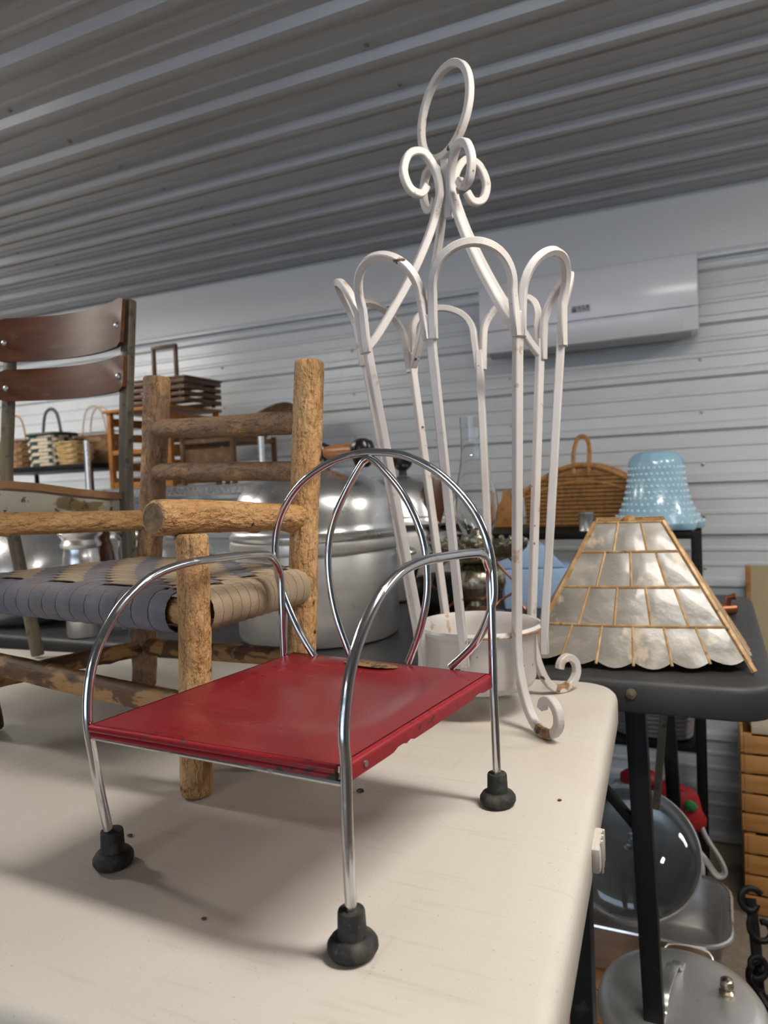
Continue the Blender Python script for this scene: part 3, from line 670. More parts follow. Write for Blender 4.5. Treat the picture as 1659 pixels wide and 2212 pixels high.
# ================================================================== OIL LAMP
ox, oy = -.414, 1.328
ol = thing('oil_lamp', 'oil lamp with clear glass chimney and tarnished silver collar', 'lamp', (ox, oy, T))
MB().lathe([(0, 0), (.070, 0), (.072, .006), (.066, .014), (.064, .030), (.050, .040), (.030, .046), (.022, .056), (.0, .056)], (ox, oy, T), 48).build('base', 'copper', ol)
MB().lathe([(0, .055), (.020, .055), (.018, .064), (.030, .068), (.046, .080), (.052, .098), (.050, .118), (.040, .130), (.028, .138), (0, .138)], (ox, oy, T), 48).build('font', 'pewter', ol)
gal = MB().lathe([(.025, .136), (.050, .142), (.076, .152), (.089, .166), (.091, .174), (.085, .176), (.066, .166), (.045, .156), (.025, .152)], (ox, oy, T), 48, mod=lambda a, i: 1+.05*math.sin(12*a)*(1 if 2 <= i <= 6 else 0)).build('collar', 'pewter', ol)
for k in range(24):
    a = 2*PI*k/24; c = V((ox+.090*math.cos(a), oy+.090*math.sin(a), T+.178))
    MB().lathe([(.001, -.0055), (.0045, -.003), (.0055, 0), (.0045, .003), (0, .0055)], c, 8).build('bead', 'pewter', gal)
MB().lathe([(.020, .150), (.024, .160), (.030, .172), (.031, .186), (.029, .190), (.014, .19), (.010, .2), (0, .2)], (ox, oy, T), 32).build('burner', 'pewter', ol)
chp = [(.027, .186), (.0265, .192), (.031, .202), (.039, .222), (.042, .243), (.0405, .265), (.035, .292), (.029, .318), (.0255, .345), (.0245, .38), (.0255, .415)]
MB().lathe(chp+[(r-.0014, z) for r, z in chp[::-1]], (ox, oy, T), 48, ring=True).build('chimney', 'glassr', ol)
for k in range(5):
    a = 2*PI*k/5+.5; d = V((math.cos(a), math.sin(a), 0)); e = V((-d.y, d.x, 0)); c = V((ox, oy, T))
    MB().tube(cr([c+d*.055+UZ*.148, c+d*.078+UZ*.125+e*.012, c+d*.088+UZ*.095+e*.028, c+d*.070+UZ*.070, c+d*.082+UZ*.045-e*.026, c+d*.078+UZ*.016-e*.010, c+d*.071+UZ*.008], 6), .0024, 6).build('wire_loop', 'cwire', ol)
# things behind the stand
bb = thing('pastel_box', 'pale blue plastic box behind the white iron stand', 'box', (-.375, 1.66, T))
MB().box((-.375, 1.66, T+.045), (.16, .12, .09), Matrix.Rotation(.3, 3, 'Z')).build('body', 'bluep', bb, bevel=.006)
MB().prism([(-.08, 0), (.075, 0), (.03, .05), (-.05, .055)], V((-.375, 1.60, T+.091)), (.955, .295, 0), (0, 0, 1), (-.03, .1, 0)).build('lid', 'bluep', bb, bevel=.004)
cd = MB(); cd.tube(cr([V((-.225+.032*math.cos(k*.9)+.008*math.sin(k*2.3), 1.50+.030*math.sin(k*.9), T+.006+.0028*k)) for k in range(26)], 4), .0032, 6)
tag(cd.build('cord_coil', 'blackplast', None), 'coiled black electric cord between iron stand and capiz shade', 'cord')
kk = thing('black_kettle', 'dark squat iron kettle behind the white iron bars', 'kettle', (-.545, 1.475, T))
MB().lathe([(0, 0), (.05, 0), (.066, .012), (.074, .04), (.070, .07), (.05, .09), (.03, .094), (0, .094)], (-.545, 1.475, T), 36).build('body', 'blackmet', kk)
MB().tube(cr([V((-.60, 1.455, T+.085)), V((-.585, 1.46, T+.125)), V((-.545, 1.475, T+.14)), V((-.505, 1.49, T+.125)), V((-.49, 1.495, T+.085))], 6), .004, 8).build('bail', 'blackmet', kk)

# ================================================================== CAPIZ LAMPSHADE
sh = thing('capiz_lampshade', 'square capiz shell lampshade with scalloped hem on the dark table', 'lampshade', (-.125, 1.305, T))
SCc = V((-.1330, 1.296, 0)); hw_b, hw_t, z_t, z_b = .156, .052, .216, .020
zrow = [.216, .170, .117, .062, .020]
def hwz(z): return hw_t+(hw_b-hw_t)*(z_t-z)/(z_t-z_b)
RS = math.radians(6)
for fa in range(4):
    an = RS+fa*PI/2-PI/2; nrm = V((math.cos(an), math.sin(an), 0)); tan = V((-nrm.y, nrm.x, 0))
    def fp(u, z, off=0.):
        h = hwz(z); bow = .012*(1-(u)**2)*max(0, (z_t-z)/(z_t-z_b))
        return V((SCc.x, SCc.y, T+z))+nrm*(h+bow+off)+tan*(u*h)
    for r in range(4):
        n = 3+r; z1, z0 = zrow[r], zrow[r+1]
        for k in range(n):
            ua, ub = -1+2*k/n, -1+2*(k+1)/n; g = .045/n
            mb = MB(); rows = []
            for j in range(4):
                row = []
                for i in range(7):
                    t = i/6; u = ua+g+(ub-ua-2*g)*t; q = j/3; zz = z1-.002+(z0+.002-z1+.002)*q
                    if r == 3:
                        um = (ua+ub)/2; drop = .0185*(1-(um)**2)+.0025
                        zz -= q*(drop*.62+ .008*math.sin(PI*t)) - q*.004
                        zz = max(zz, .0012)
                    row.append(fp(u, zz, .0015+.0016*math.sin(PI*t)*math.sin(PI*min(q, .9))))
                rows.append(row)
            mb.grid(rows, nrm*-.0015).build('shell_pane', 'capiz', sh)
            # came on the left edge and below
            if True:
                zz0 = z0-(.0185*(1-ua*ua)*.62 if r == 3 else 0)
                MB().tube([fp(ua, z1, .001), fp(ua, max(zz0, .003), .001)], .0022, 6).build('came', 'gilt', sh)
        MB().tube([fp(-1+2*i/12, z1, .001) for i in range(13)], .0023, 6).build('came', 'gilt', sh)
    MB().tube([fp(1, z_t, .002), fp(1, zrow[1], .002), fp(1, .004, .002)], .0044, 6).build('corner_strip', 'gilt', sh)
for a in (0, PI/2):
    d = V((math.cos(a+RS), math.sin(a+RS), 0))
    MB().tube([V((SCc.x, SCc.y, T+z_t))-d*hw_t, V((SCc.x, SCc.y, T+z_t))+d*hw_t], .0022, 6).build('spider_bar', 'gilt', sh)
MB().lathe([(.009, -.004), (.011, 0), (.009, .005), (.004, .008), (0, .0085)], V((SCc.x, SCc.y, T+z_t)), 14).build('finial', 'gilt', sh)
cp = thing('copper_tap', 'small copper plumbing tap lying behind the capiz shade', 'tap', (.018, 1.60, T))
MB().tube([V((-.005, 1.585, T+.012)), V((.015, 1.60, T+.012)), V((.032, 1.612, T+.012))], .0115, 12).build('body', 'cwire', cp)
MB().tube([V((.02, 1.603, T+.012)), V((.022, 1.603, T+.036)), V((.036, 1.60, T+.04))], .007, 10).build('spout', 'cwire', cp)

# ================================================================== RIGHT SHELF UNIT
SHZ = 1.043
rs = thing('shelf_rack', 'black metal shelf rack against the wall behind the dark table', 'shelf', (-.33, 2.13, 0))
for x in (-.045, -.66):
    for y in (1.96, 2.30):
        MB().bar([V((x, y, 0)), V((x, y, SHZ-.002))], .020).build('post', 'blackmet', rs, bevel=.002)
for z in (SHZ-.010, .490, .12):
    MB().box((-.3525, 2.13, z), (.60, .36, .018)).build('shelf_board', 'blackmet', rs, bevel=.002)
# arched wicker basket
wbk = thing('wicker_basket', 'arched honey wicker basket with tall loop handle on the black shelf', 'basket', (-.335, 2.10, SHZ))
wx, wy = -.350, 2.155
arch = [(-.165, 0), (.165, 0), (.172, .09)]+[(.172-.344*k/20, .105+.075*math.sin(PI*k/20)) for k in range(21)]+[(-.172, .09)]
MB().prism(arch, V((wx, wy, SHZ)), (1, 0, 0), UZ, (0, .13, 0)).build('body', 'wick', wbk, bevel=.006)
for k in range(13):
    z = .010+.0118*k; half = .166
    if z > .105: half = max(0, .172*(1-2*math.asin(min(1, (z-.105)/.075))/PI))-.004
    if half > .02:
        MB().tube([V((wx-half+2*half*q/24, wy-.0015+.0014*(-1)**(q+k), SHZ+z)) for q in range(25)], .0052, 6).build('weave_row', 'wick', wbk)
for y in (wy-.003, wy+.133):
    MB().tube([V((wx+u, y, SHZ+v)) for u, v in arch[2:]], .0075, 8).build('rim', 'rimw', wbk)
    MB().tube([V((wx-.168+.336*k/16, y, SHZ+.088+.045*math.sin(PI*k/16))) for k in range(17)], .0045, 8).build('braid', 'rimw', wbk)
MB().tube(cr([V((wx-.020, wy-.004, SHZ+.155)), V((wx-.022, wy+.01, SHZ+.215)), V((wx-.012, wy+.03, SHZ+.258)), V((wx+.004, wy+.03, SHZ+.264)), V((wx+.020, wy+.02, SHZ+.245)), V((wx+.024, wy, SHZ+.205)), V((wx+.022, wy-.004, SHZ+.155))], 6), .0062, 10).build('loop_handle', 'rimw', wbk)
MB().prism([(-.05, 0), (.03, 0), (.035, .05), (.012, .085), (.0, .115), (-.014, .115), (-.018, .085), (-.045, .045)], V((-.575, 2.16, SHZ)), (1, 0, 0), UZ, (0, .05, 0)).build('end_panel', 'rimw', wbk, bevel=.004)
tn = thing('tin_can', 'small dull tin can in front of the wicker basket', 'can', (-.312, 1.985, SHZ))
MB().lathe([(0, 0), (.020, 0), (.021, .002), (.020, .004), (.020, .046), (.021, .048), (.020, .050), (.018, .050), (.018, .047), (0, .047)], (-.312, 1.985, SHZ), 28).build('body', 'tin', tn)
# blue hobnail shade
bl = thing('hobnail_lampshade', 'light blue hobnail milk glass lampshade with ruffled rim on the black shelf', 'lampshade', (-.142, 2.05, SHZ))
bx_, by_ = -.137, 2.02
pf = [(.103, .004), (.108, .010), (.110, .020), (.102, .032), (.093, .048), (.085, .070), (.078, .095), (.073, .120), (.070, .140), (.069, .160), (.068, .176), (.062, .190), (.052, .200), (.040, .205)]
ruf = lambda a, i: 1+.10*math.sin(8*a+.6)*max(0, 1-(i if i < 14 else 27-i)/4.5)+(.02*math.sin(14*a) if 9 < (i if i < 14 else 27-i) < 12 else 0)
shb = MB().lathe(pf+[(r-.004, z) for r, z in pf[::-1]], (bx_, by_, SHZ), 80, mod=ruf, ring=True).build('shade', 'milk', bl)
hb_ = MB()
for j in range(10):
    z = .022+j*.0155; k_ = min(range(len(pf)), key=lambda q: abs(pf[q][1]-z))
    r = next(a[0]+(b[0]-a[0])*(z-a[1])/(b[1]-a[1]) for a, b in zip(pf, pf[1:]) if a[1] <= z <= b[1]); n = 34
    for k in range(n):
        a = 2*PI*(k+.5*(j % 2))/n; rr = r*ruf(a, k_); d = V((math.cos(a), math.sin(a), 0))
        hb_.lathe([(.0048, -.001), (.0042, .0013), (.0022, .0028), (0, .0033)], V((bx_, by_, SHZ+z))+d*(rr-.0005), 7, axis=d)
hb_.build('hobnails', 'milkl', shb, kind='stuff')
gj = thing('glass_jar', 'small clear glass jar under the blue lampshade', 'jar', (-.12, 1.90, T))
gp = [(.0, .002), (.030, .002), (.034, .008), (.034, .075), (.026, .088), (.026, .104), (.029, .106), (.029, .110)]
# (stands on the dark table in front of the shelf)
MB().lathe([(0, 0), (.030, 0), (.034, .006), (.034, .075), (.027, .088), (.027, .105), (.025, .105), (.025, .088), (.032, .074), (.032, .008), (0, .004)], (-.112, 1.845, T), 32).build('body', 'glass', gj)
MB().lathe([(0, .1052), (.029, .1052), (.030, .108), (.030, .116), (0, .118)], (-.112, 1.845, T), 24).build('lid', 'tin', gj)

# ================================================================== AIR CONDITIONER
ac = thing('wall_air_conditioner', 'white wall-mounted split air conditioner on the ribbed back wall', 'air conditioner', (-.355, WY-.02, 1.60))
ax0, ax1 = -.685, -.030
def acp(poly, name, mat, x0, x1, par, bev=.004, lab=None): return MB().prism(poly, V((x0, WY, 0)), (0, -1, 0), UZ, V((x1-x0, 0, 0))).build(name, mat, par, bevel=bev, label=lab)
body = acp([(.018, 1.622), (.13, 1.598), (.165, 1.606), (.178, 1.66), (.186, 1.70), (.186, 1.80), (.176, 1.826), (.018, 1.830)], 'body', 'acw', ax0, ax1, ac, .008)
acp([(.1865, 1.672), (.191, 1.672), (.194, 1.74), (.192, 1.80), (.182, 1.824), (.1765, 1.8265), (.1865, 1.80)], 'front_panel', 'acw', ax0+.001, ax1-.001, ac, .0025)
acp([(.1795, 1.666), (.1835, 1.664), (.176, 1.628), (.167, 1.612), (.164, 1.616)], 'louvre', 'acw', ax0+.045, ax1-.045, ac, .0015)
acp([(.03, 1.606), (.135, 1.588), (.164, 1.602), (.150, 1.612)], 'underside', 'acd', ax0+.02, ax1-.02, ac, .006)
ds = MB().box((-.361, WY-.1945, 1.705), (.056, .0015, .020)).build('display', 'display', ac)
for x0, z0, w_, h_ in ((-.3805, 1.7015, .012, .011), (-.3790, 1.7105, .008, .003), (-.3655, 1.709, .008, .004), (-.3625, 1.702, .005, .003), (-.3530, 1.711, .006, .003), (-.3500, 1.703, .008, .004), (-.3400, 1.7085, .007, .008), (-.3390, 1.700, .004, .003)):
    MB().box((x0, WY-.1957, z0), (w_, .0008, h_)).build('display_segment', 'displayd', ds)

# ================================================================== LEFT RACKS AND BASKETS
RZ = 1.215
ra = thing('wire_rack', 'chrome wire rack with zigzag edge holding wooden crate and wicker', 'shelf', (-1.69, 2.15, 0))
for x in (-2.075, -1.318):
    for y in (1.955, 2.33):
        MB().tube([V((x, y, 0)), V((x, y, 1.395))], .011, 12).build('post', 'alub', ra)
for z in (RZ-.006, .75, .30):
    for y in (1.955, 2.33):
        for dz in (0, -.028): MB().tube([V((-2.075, y, z+dz)), V((-1.318, y, z+dz))], .003, 6).build('edge_wire', 'alub', ra)
        MB().tube([V((-2.07+.0115*k, y, z-.001 if k % 2 else z-.027)) for k in range(66)], .0022, 5).build('zigzag_wire', 'alub', ra)
    for k in range(26):
        MB().tube([V((-2.06+.029*k, 1.955, z+.002)), V((-2.06+.029*k, 2.33, z+.002))], .0018, 4).build('shelf_wire', 'alub', ra)
# slatted crate on its side
ck = thing('slatted_crate', 'amber wooden slatted crate standing on the chrome wire rack', 'crate', (-1.83, 2.12, RZ))
kx0, kx1, ky0, ky1, kz0, kz1 = -2.015, -1.725, 2.00, 2.28, RZ, RZ+.275
def bx(c, d, name, mat, par, bev=.0015): return MB().box(c, d).build(name, mat, par, bevel=bev)
for x in (kx0+.008, kx1-.008):
    for y in (ky0+.008, ky1-.008): bx((x, y, (kz0+kz1)/2), (.018, .018, kz1-kz0), 'corner_post', 'pined', ck)
bx(((kx0+kx1)/2, (ky0+ky1)/2, kz1+.006), (kx1-kx0+.02, ky1-ky0+.02, .012), 'top_board', 'pined', ck)
for q in range(5):
    z = kz0+.024+q*.055
    bx(((kx0+kx1)/2, ky1-.003, z), (kx1-kx0-.036, .008, .030), 'back_slat', 'walnut', ck)
    for x in (kx0+.004, kx1-.004): bx((x, (ky0+ky1)/2, z), (.008, ky1-ky0-.036, .030), 'side_slat', 'pined', ck)
bx(((kx0+kx1)/2, ky0+.006, kz0+.011), (kx1-kx0-.036, .010, .020), 'front_slat', 'pined', ck)
bx(((kx0+kx1)/2, ky0+.006, kz0+.13), (kx1-kx0-.036, .010, .016), 'front_slat', 'pined', ck)
bx(((kx0+kx1)/2+.03, ky0+.12, kz0+.060), (.11, .10, .07), 'inner_drawer', 'redc', ck)
# slatted basket with square handle on top
sb = thing('slat_basket', 'dark slatted wooden basket with upright square handle atop the crate', 'basket', (-1.80, 2.12, kz1+RZ*0+.012))
zb0 = kz1+.012; bx0, bx1, by0, by1 = -1.955, -1.665, 2.02, 2.22
for q in range(4):
    z = zb0+.014+q*.0225
    for y in (by0, by1): bx(((bx0+bx1)/2, y, z), (bx1-bx0, .008, .015), 'slat', 'walnut', sb)
    for x in (bx0, bx1): bx((x, (by0+by1)/2, z), (.008, by1-by0-.008, .015), 'slat', 'walnut', sb)
for x in (bx0+.03, bx1-.03):
    for y in (by0+.008, by1-.008): bx((x, y, zb0+.045), (.014, .008, .09), 'upright', 'walnut', sb)
bx(((bx0+bx1)/2, (by0+by1)/2, zb0+.094), (bx1-bx0+.012, by1-by0+.012, .008), 'lid_board', 'walnut', sb)
hxm = -1.765
for x in (hxm-.05, hxm+.05): bx((x, by0+.02, zb0+.098+.055), (.012, .012, .11), 'handle_upright', 'walnut', sb)
bx((hxm, by0+.02, zb0+.098+.110), (.112, .012, .012), 'handle_bar', 'walnut', sb)
# wicker doll settee
ws = thing('wicker_settee', 'brown wicker doll seat with sweeping curved back on the wire rack', 'basket', (-1.47, 2.13, RZ))
MB().prism([(-.098, .05), (.098, .05), (.098, .125), (-.098, .125)], V((-1.582, 2.02, RZ)), (1, 0, 0), UZ, (0, .012, 0)).build('front_panel', 'wickd', ws, bevel=.003)
for x in (-1.690, -1.475):
    for y in (2.02, 2.27): MB().tube([V((x, y, RZ)), V((x, y, RZ+.165))], .010, 10).build('leg', 'wickd', ws)
MB().box((-1.582, 2.145, RZ+.150), (.225, .26, .016)).build('seat', 'wickd', ws, bevel=.004)
rim = cr([V((-1.685, 2.10, 1.398)), V((-1.62, 2.18, 1.415)), V((-1.54, 2.235, 1.455)), V((-1.47, 2.255, 1.486)), V((-1.41, 2.255, 1.495)), V((-1.365, 2.24, 1.478)), V((-1.345, 2.20, 1.44))], 5)
rows = []
for j in range(7):
    q = j/6; row = []
    for p in rim:
        b_ = V((-1.582+(p.x+1.52)*.62, 2.10+(p.y-2.10)*.9, RZ+.150))
        row.append(b_+(p-b_)*q+V((0, -.02*math.sin(PI*q), 0)))
    rows.append(row)
MB().grid(rows, (0, -.006, 0)).build('curved_back', 'wickd', ws)
MB().tube(rows[-1], .009, 8).build('back_rim', 'wickd', ws)
# black shelf at far left with baskets
BZ = 1.318
rb_ = thing('shelf_rack', 'black wire shelf at the far left holding woven baskets', 'shelf', (-2.40, 2.16, 0))
for x in (-2.80, -2.11):
    for y in (2.00, 2.34): MB().tube([V((x, y, 0)), V((x, y, BZ+.005))], .010, 10).build('post', 'blackmet', rb_)
for z in (BZ-.012, .80, .30): MB().box((-2.455, 2.17, z), (.70, .35, .020)).build('shelf_board', 'blackmet', rb_, bevel=.002)
def woven(name, label, c, rx, ry, h, flare, nst, nwe, m_st, m_we, handle, hm, hh, hdir=(1, 0, 0), hw=.006, rim=None):
    t = thing(name, label, 'basket', c, 'woven baskets on the far left shelf'); c = V(c)
    per = [(math.copysign(abs(math.cos(a))**.5, math.cos(a)), math.copysign(abs(math.sin(a))**.5, math.sin(a))) for a in [2*PI*k/(nst*2) for k in range(nst*2)]]
    def pt(k, z, off): 
        f = 1+flare*(z/h); x, y = per[k % (nst*2)]; return c+V((x*(rx*f+off), y*(ry*f+off), z))
    for k in range(nst):
        s = 1 if k % 2 else -1
        MB().grid([[pt(2*k, h*j/nwe, .002*s*(1 if j % 2 else -1))+(pt(2*k+1, h*j/nwe, 0)-pt(2*k-1, h*j/nwe, 0))*e for j in range(nwe+1)] for e in (-.26, .26)], .0012).build('stake', m_st, t)
    for j in range(nwe):
        rows = []
        for e in (.10, .90):
            rows.append([pt(k, h*(j+e)/nwe, .0028*((1 if (k//2+j) % 2 else -1) if k % 2 == 0 else 0)+.0008) for k in range(nst*2+1)])
        MB().grid(rows, .0010).build('weaver', m_we, t)
    MB().tube([pt(k, h, .001) for k in range(nst*2)], hw*.9, 8, closed=True).build('rim', rim or m_st, t)
    MB().lathe([(0, .001), (.85, .001), (.85, .004), (0, .004)], c, 4).v
    bt_ = MB().prism([(x*rx*.96, y*ry*.96) for x, y in per], c+V((0, 0, .0005)), (1, 0, 0), (0, 1, 0), (0, 0, .003)).build('bottom', m_we, t)
    d = V(hdir)
    for o in handle:
        p = c+V((-d.y, d.x, 0))*o; q = rx if abs(d.x) > .5 else ry
        pts = cr([p-d*q*.62+UZ*h*.75, p-d*q*.64+UZ*(h+.01), p-d*q*.42+UZ*(h+hh*.8), p+UZ*(h+hh), p+d*q*.42+UZ*(h+hh*.8), p+d*q*.64+UZ*(h+.01), p+d*q*.62+UZ*h*.75], 6)
        MB().tube(pts, hw, 8, asp=.6).build('handle', hm, t)
    return t
woven('checked_basket', 'checked basket of pale and dark green splints with dark handle', (-2.440, 2.125, BZ), .078, .06, .128, .12, 11, 9, 'spld', 'splw', (0,), 'spld', .105, hw=.0075)
woven('tan_basket', 'small tan woven basket in front of the double-handled basket', (-2.272, 2.085, BZ), .050, .045, .085, .25, 9, 8, 'splt', 'splt', (), 'splt', .05, hw=.004)
woven('brown_basket', 'wide brown basket with two thin pale handles', (-2.345, 2.275, BZ), .105, .05, .122, .08, 14, 8, 'splb', 'splb', (-.02, .02), 'splw', .125, hw=.0045)
woven('brown_basket', 'round brown basket with a thin hoop handle left of the checked basket', (-2.640, 2.12, BZ), .085, .06, .11, .1, 11, 8, 'splb', 'splb', (0,), 'splb', .11, hw=.0045)
# things on the middle level of the black shelf
for i, (x, h, mt, lab, nm) in enumerate(((-2.42, .115, 'amber', 'round amber glass jar on the middle shelf behind the school chair', 'amber_jar'), (-2.27, .125, 'tin', 'dull tin canister on the middle shelf behind the school chair', 'tin_canister'), (-2.17, .13, 'splt', 'tan wooden canister on the middle shelf beside the chrome post', 'wooden_canister'))):
    o = MB().lathe([(0, 0), (.040, 0), (.044, .005), (.044, h*.75), (.036, h*.85), (.036, h*.93), (.038, h*.94), (.038, h), (0, h)], (x, 2.10, .81), 24).build(nm, mt, None)
    tag(o, lab, 'canister')

# ================================================================== RIGHT SIDE AND UNDER THE TABLES
bo = thing('upright_board', 'tall tan board with orange wooden edge standing at the right wall', 'board', (.29, 2.41, 0))
MB().box((.3035, 2.42, .45), (.42, .018, .90)).build('panel', 'board', bo, bevel=.002)
MB().box((.0875, 2.42, .45), (.013, .022, .902)).build('edge_strip', 'pined', bo, bevel=.002)
def pine_crate(x0, y0, z0, W_, Dp, H_, n, lab):
    t = thing('pine_crate', lab, 'crate', (x0+W_/2, y0+Dp/2, z0), 'stacked pine crates')
    for x in (x0+.010, x0+W_-.010):
        for y in (y0+.016, y0+Dp-.016): bx((x, y, z0+H_/2), (.020, .014, H_), 'corner_post', 'pine', t)
    st = H_/n
    for k in range(n):
        z = z0+st*(k+.5)
        for y in (y0+.004, y0+Dp-.004): bx((x0+W_/2, y, z), (W_, .008, st*.86), 'slat', 'pine', t)
        for x in (x0-.004, x0+W_+.004): bx((x, y0+Dp/2, z), (.008, Dp-.004, st*.86), 'slat', 'pine', t)
    bx((x0+W_/2, y0+Dp/2, z0+.005), (W_-.004, Dp-.02, .008), 'bottom_board', 'pine', t)
pine_crate(.062, 2.10, 0, .38, .26, .222, 4, 'lower orange pine slat crate of the stack at right')
pine_crate(.058, 2.105, .2235, .38, .26, .265, 5, 'upper orange pine slat crate of the stack at right')
box_thing('pine_board', 'pale pine board lying on the upper slat crate', 'board', (.262, 2.235, .2235+.265+.0105), (.37, .24, .020), 'splw')
# roasting pan on a wooden box
rz_ = .30
bxw = thing('wooden_box', 'low wooden box under the roasting pan below the dark table', 'box', (-.15, 1.50, 0))
for q in range(3):
    for y in (1.37, 1.62): bx((-.16, y, .038+.072*q), (.30, .010, .064), 'slat', 'pine', bxw)
    for x in (-.305, -.015): bx((x, 1.495, .038+.072*q), (.010, .236, .064), 'slat', 'pine', bxw)
bx((-.16, 1.495, .222), (.30, .26, .008), 'top_board', 'pine', bxw)
rp_ = thing('roasting_pan', 'rectangular aluminium roasting pan with rolled rim under the dark table', 'pan', (-.14, 1.51, .227))
def rring(ins, z, r): return [V((u, v, z+.030)) for u, v in rrect(-.305+ins, .012-ins, 1.385+ins, 1.63-ins, max(r-ins, .012), 6)]
rings = [rring(.028, .198, .06), rring(.020, .206, .06), rring(.010, .285, .06), rring(.0, .300, .06), rring(.004, .302, .06), rring(.013, .286, .06), rring(.023, .208, .06), rring(.030, .203, .06)]
n = len(rings[0]); mb = MB(); fs = []
for i in range(len(rings)-1):
    for k in range(n): fs.append((i*n+k, i*n+(k+1) % n, (i+1)*n+(k+1) % n, (i+1)*n+k))
fs += [tuple(range(n)), tuple(7*n+k for k in range(n))]
mb.add([p for r in rings for p in r], fs); mb.build('body', 'alu', rp_, ang=60)
MB().tube(rring(-.001, .301, .06), .0052, 8, closed=True).build('rolled_rim', 'alub', rp_)
# skillet with glass lid leaning in the pan
kn_ = (V((0, 0, CAMZ))-V((-.165, 1.47, .405))).normalized(); kn_ = (kn_+V((0, 0, .42))).normalized()
kc = V((-.170, 1.500, .432))
sk = thing('lidded_skillet', 'round pan with clear glass lid leaning in the roasting pan', 'pan', (-.17, 1.53, .24))
MB().lathe([(0, -.075), (.105, -.075), (.122, -.066), (.128, -.05), (.130, -.004), (.127, -.004), (.122, -.05), (.10, -.068), (0, -.068)], kc, 56, axis=kn_).build('body', 'alu', sk)
MB().lathe([(.126, -.003), (.134, -.002), (.135, .003), (.132, .006), (.126, .004)], kc, 56, axis=kn_, ring=True).build('lid_rim', 'alub', sk)
gl = [(.126, .003), (.120, .010), (.105, .018), (.080, .025), (.045, .030), (.0, .032)]
gd = MB().lathe(gl+[(max(r-.002, 0), z-.003) for r, z in gl[::-1]], kc, 56, axis=kn_).build('glass_lid', 'glass', sk)
MB().lathe([(.006, .0), (.006, .008), (.015, .014), (.016, .022), (.010, .028), (0, .029)], kc+kn_*.031, 20, axis=kn_).build('knob', 'glass', gd)
MB().bar(cr([kc-kn_*.035+Rh*.118, kc-kn_*.030+Rh*.140-UZ*.02, kc-kn_*.02+Rh*.115-UZ*.075, kc-kn_*.03+Rh*.095-UZ*.085], 5), .010, asp=.5).build('loop_handle', 'cwire', sk)
# pressure cooker on the floor
px_, py_, pzt = -.066, 1.222, .352
pk = thing('pressure_cooker', 'aluminium pressure cooker with strap handle and valve on the floor', 'pot', (px_, py_, 0))
MB().lathe([(0, 0), (.112, 0), (.122, .008), (.124, .02), (.124, pzt-.045), (0, pzt-.045)], (px_, py_, 0), 64).build('body', 'alu', pk)
pkl = MB().lathe([(.120, pzt-.044), (.131, pzt-.043), (.133, pzt-.036), (.131, pzt-.030), (.128, pzt-.018), (.120, pzt-.006), (.105, pzt-.001), (.07, pzt), (0, pzt+.001)], (px_, py_, 0), 64).build('lid', 'alu', pk)
e = V((.16, .99, 0)).normalized(); hc_ = V((px_-.018, py_-.005, pzt))
MB().bar(cr([hc_-e*.080+UZ*.0015, hc_-e*.060+UZ*.002, hc_-e*.050+UZ*.012, hc_-e*.03+UZ*.024, hc_+e*.03+UZ*.024, hc_+e*.050+UZ*.012, hc_+e*.060+UZ*.002, hc_+e*.08+UZ*.0015], 6), .0032, up=(0, 0, 1), asp=6.).build('strap_handle', 'alub', pkl, bevel=.0008)
MB().lathe([(.012, -.002), (.012, .006), (.008, .009), (.008, .013), (.0105, .015), (.0095, .025), (.005, .028), (0, .029)], V((px_+.068, py_+.018, pzt)), 16).build('valve', 'pewter', pkl)
MB().bar(cr([V((px_-.03, py_+.125, pzt-.04)), V((px_-.028, py_+.150, pzt-.02)), V((px_+.04, py_+.150, pzt-.02)), V((px_+.045, py_+.120, pzt-.045))], 4), .004).build('bail_handle', 'alub', pk, bevel=.0008)
# ornate black iron
oi = thing('ornate_iron', 'black wrought iron scrollwork piece leaning beside the pressure cooker', 'ironwork', (.055, 1.36, 0))
def scroll(c, r, a0, turns, dr, pl):
    pts = []
    for k in range(22):
        t = k/21; a = a0+turns*2*PI*t; rr = r*(1-dr*t); pts.append(V(c)+pl[0]*(rr*math.cos(a))+pl[1]*(rr*math.sin(a)))
    return pts
pn = (Rh, (UZ*.9+Fh*.43).normalized())
for c, r, a0, tn_, rad in (((.048, 1.52, .358), .026, .5, .85, .0060), ((.066, 1.50, .320), .026, 2.2, .9, .0060), ((.062, 1.45, .250), .034, 1.2, .55, .0055), ((.065, 1.43, .215), .034, 3.2, .7, .0060), ((.075, 1.40, .160), .045, .2, .5, .0055), ((.052, 1.43, .290), .022, 4.2, .9, .0050), ((.085, 1.455, .265), .024, 5.0, .8, .0050), ((.040, 1.415, .180), .026, 2.6, .75, .0050), ((.098, 1.42, .185), .022, .8, .8, .0045), ((.060, 1.39, .105), .030, 4.0, .6, .0050)):
    MB().tube(scroll(c, r, a0, tn_, .55, pn), rad, 8).build('scroll', 'blackmet', oi)
MB().tube(cr([V((.048, 1.53, .36)), V((.054, 1.49, .29)), V((.056, 1.45, .235)), V((.062, 1.41, .17)), V((.078, 1.38, .09)), V((.085, 1.36, 0))], 6), [.010]*31, 8).build('stem', 'blackmet', oi)
MB().tube(cr([V((.055, 1.44, .235)), V((.085, 1.40, .20)), V((.098, 1.37, .13)), V((.095, 1.35, .05)), V((.10, 1.345, 0))], 6), .006, 8).build('branch', 'blackmet', oi)
box_thing('reddish_plank', 'reddish brown plank on the floor beside the black ironwork', 'plank', (.185, 1.42, .03), (.09, .40, .06), 'redwood')
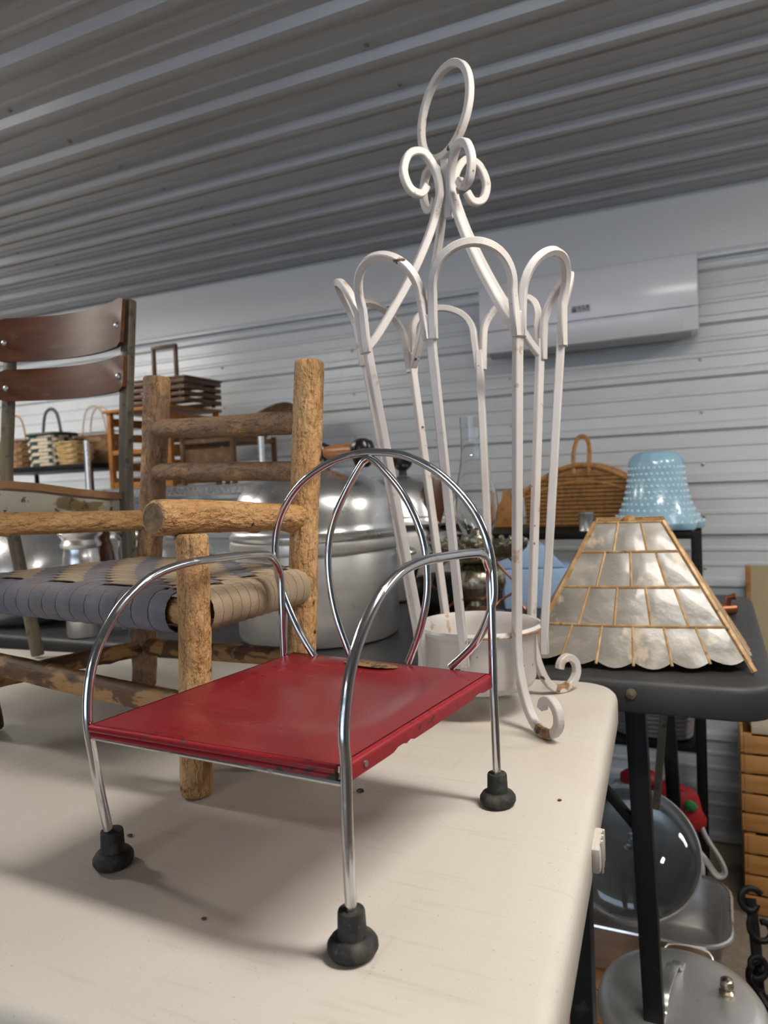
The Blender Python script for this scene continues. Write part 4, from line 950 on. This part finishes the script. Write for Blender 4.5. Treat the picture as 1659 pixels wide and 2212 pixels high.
# red cloth bundle, strap, rope basket
rbn = thing('red_bag', 'red bag with green trim hanging low behind the dark table legs', 'bag', (-.145, 1.90, 0))
def blob(c, r, seed, amp=.18, n=24):
    vs = []; mb = MB(); R_ = 14
    for i in range(R_+1):
        for k in range(n):
            th, a = PI*i/R_, 2*PI*k/n; d = V((math.sin(th)*math.cos(a), math.sin(th)*math.sin(a), math.cos(th)))
            q = 1+amp*noise.noise(d*1.8+V((seed, 0, 0)))+amp*.5*noise.noise(d*4+V((seed, 5, 0))); vs.append(V(c)+V((d.x*r[0]*q, d.y*r[1]*q, d.z*r[2]*q)))
    fs = [(i*n+k, i*n+(k+1) % n, (i+1)*n+(k+1) % n, (i+1)*n+k) for i in range(R_) for k in range(n)]
    return mb.add(vs, fs)
rbn.location = (-.145, 1.86, .03); BASE[rbn.name] = V((-.145, 1.86, .03))
MB().box((-.17, 1.885, .115), (.26, .075, .23)).build('lower_bag', 'whitec', rbn, bevel=.02, seg=4)
blob((-.110, 1.885, .350), (.072, .045, .075), 2).build('red_bundle', 'redc', rbn)
blob((-.215, 1.885, .355), (.055, .04, .060), 5).build('white_bundle', 'whitec', rbn)
blob((-.068, 1.852, .385), (.016, .010, .014), 9).build('green_patch', 'greenc', rbn)
blob((-.195, 1.845, .375), (.017, .009, .011), 12).build('green_patch', 'greenc', rbn)
blob((-.185, 1.895, .420), (.05, .03, .025), 14).build('red_trim', 'redc', rbn)
MB().tube(cr([V((-.05, 1.88, .34)), V((-.035, 1.86, .31)), V((-.005, 1.85, .265)), V((.004, 1.85, .235)), V((-.012, 1.85, .225)), V((-.035, 1.86, .25)), V((-.055, 1.88, .265))], 6), .008, 8, asp=.6).build('strap', 'whitec', rbn)
mg = thing('rope_basket', 'grey corded basket on the lower level of the black shelf rack', 'basket', (-.14, 2.05, .50))
for k in range(8):
    MB().tube([V((u, v, .507+.0115*k)) for u, v in rrect(-.25-.002*k, -.068+.001*k, 1.975, 2.13, .04, 5)], .0064, 6, closed=True).build('cord_row', 'greymesh', mg)
MB().prism(rrect(-.25, -.068, 1.975, 2.13, .04, 5), V((0, 0, .5)), (1, 0, 0), (0, 1, 0), (0, 0, .004)).build('bottom', 'greymesh', mg)
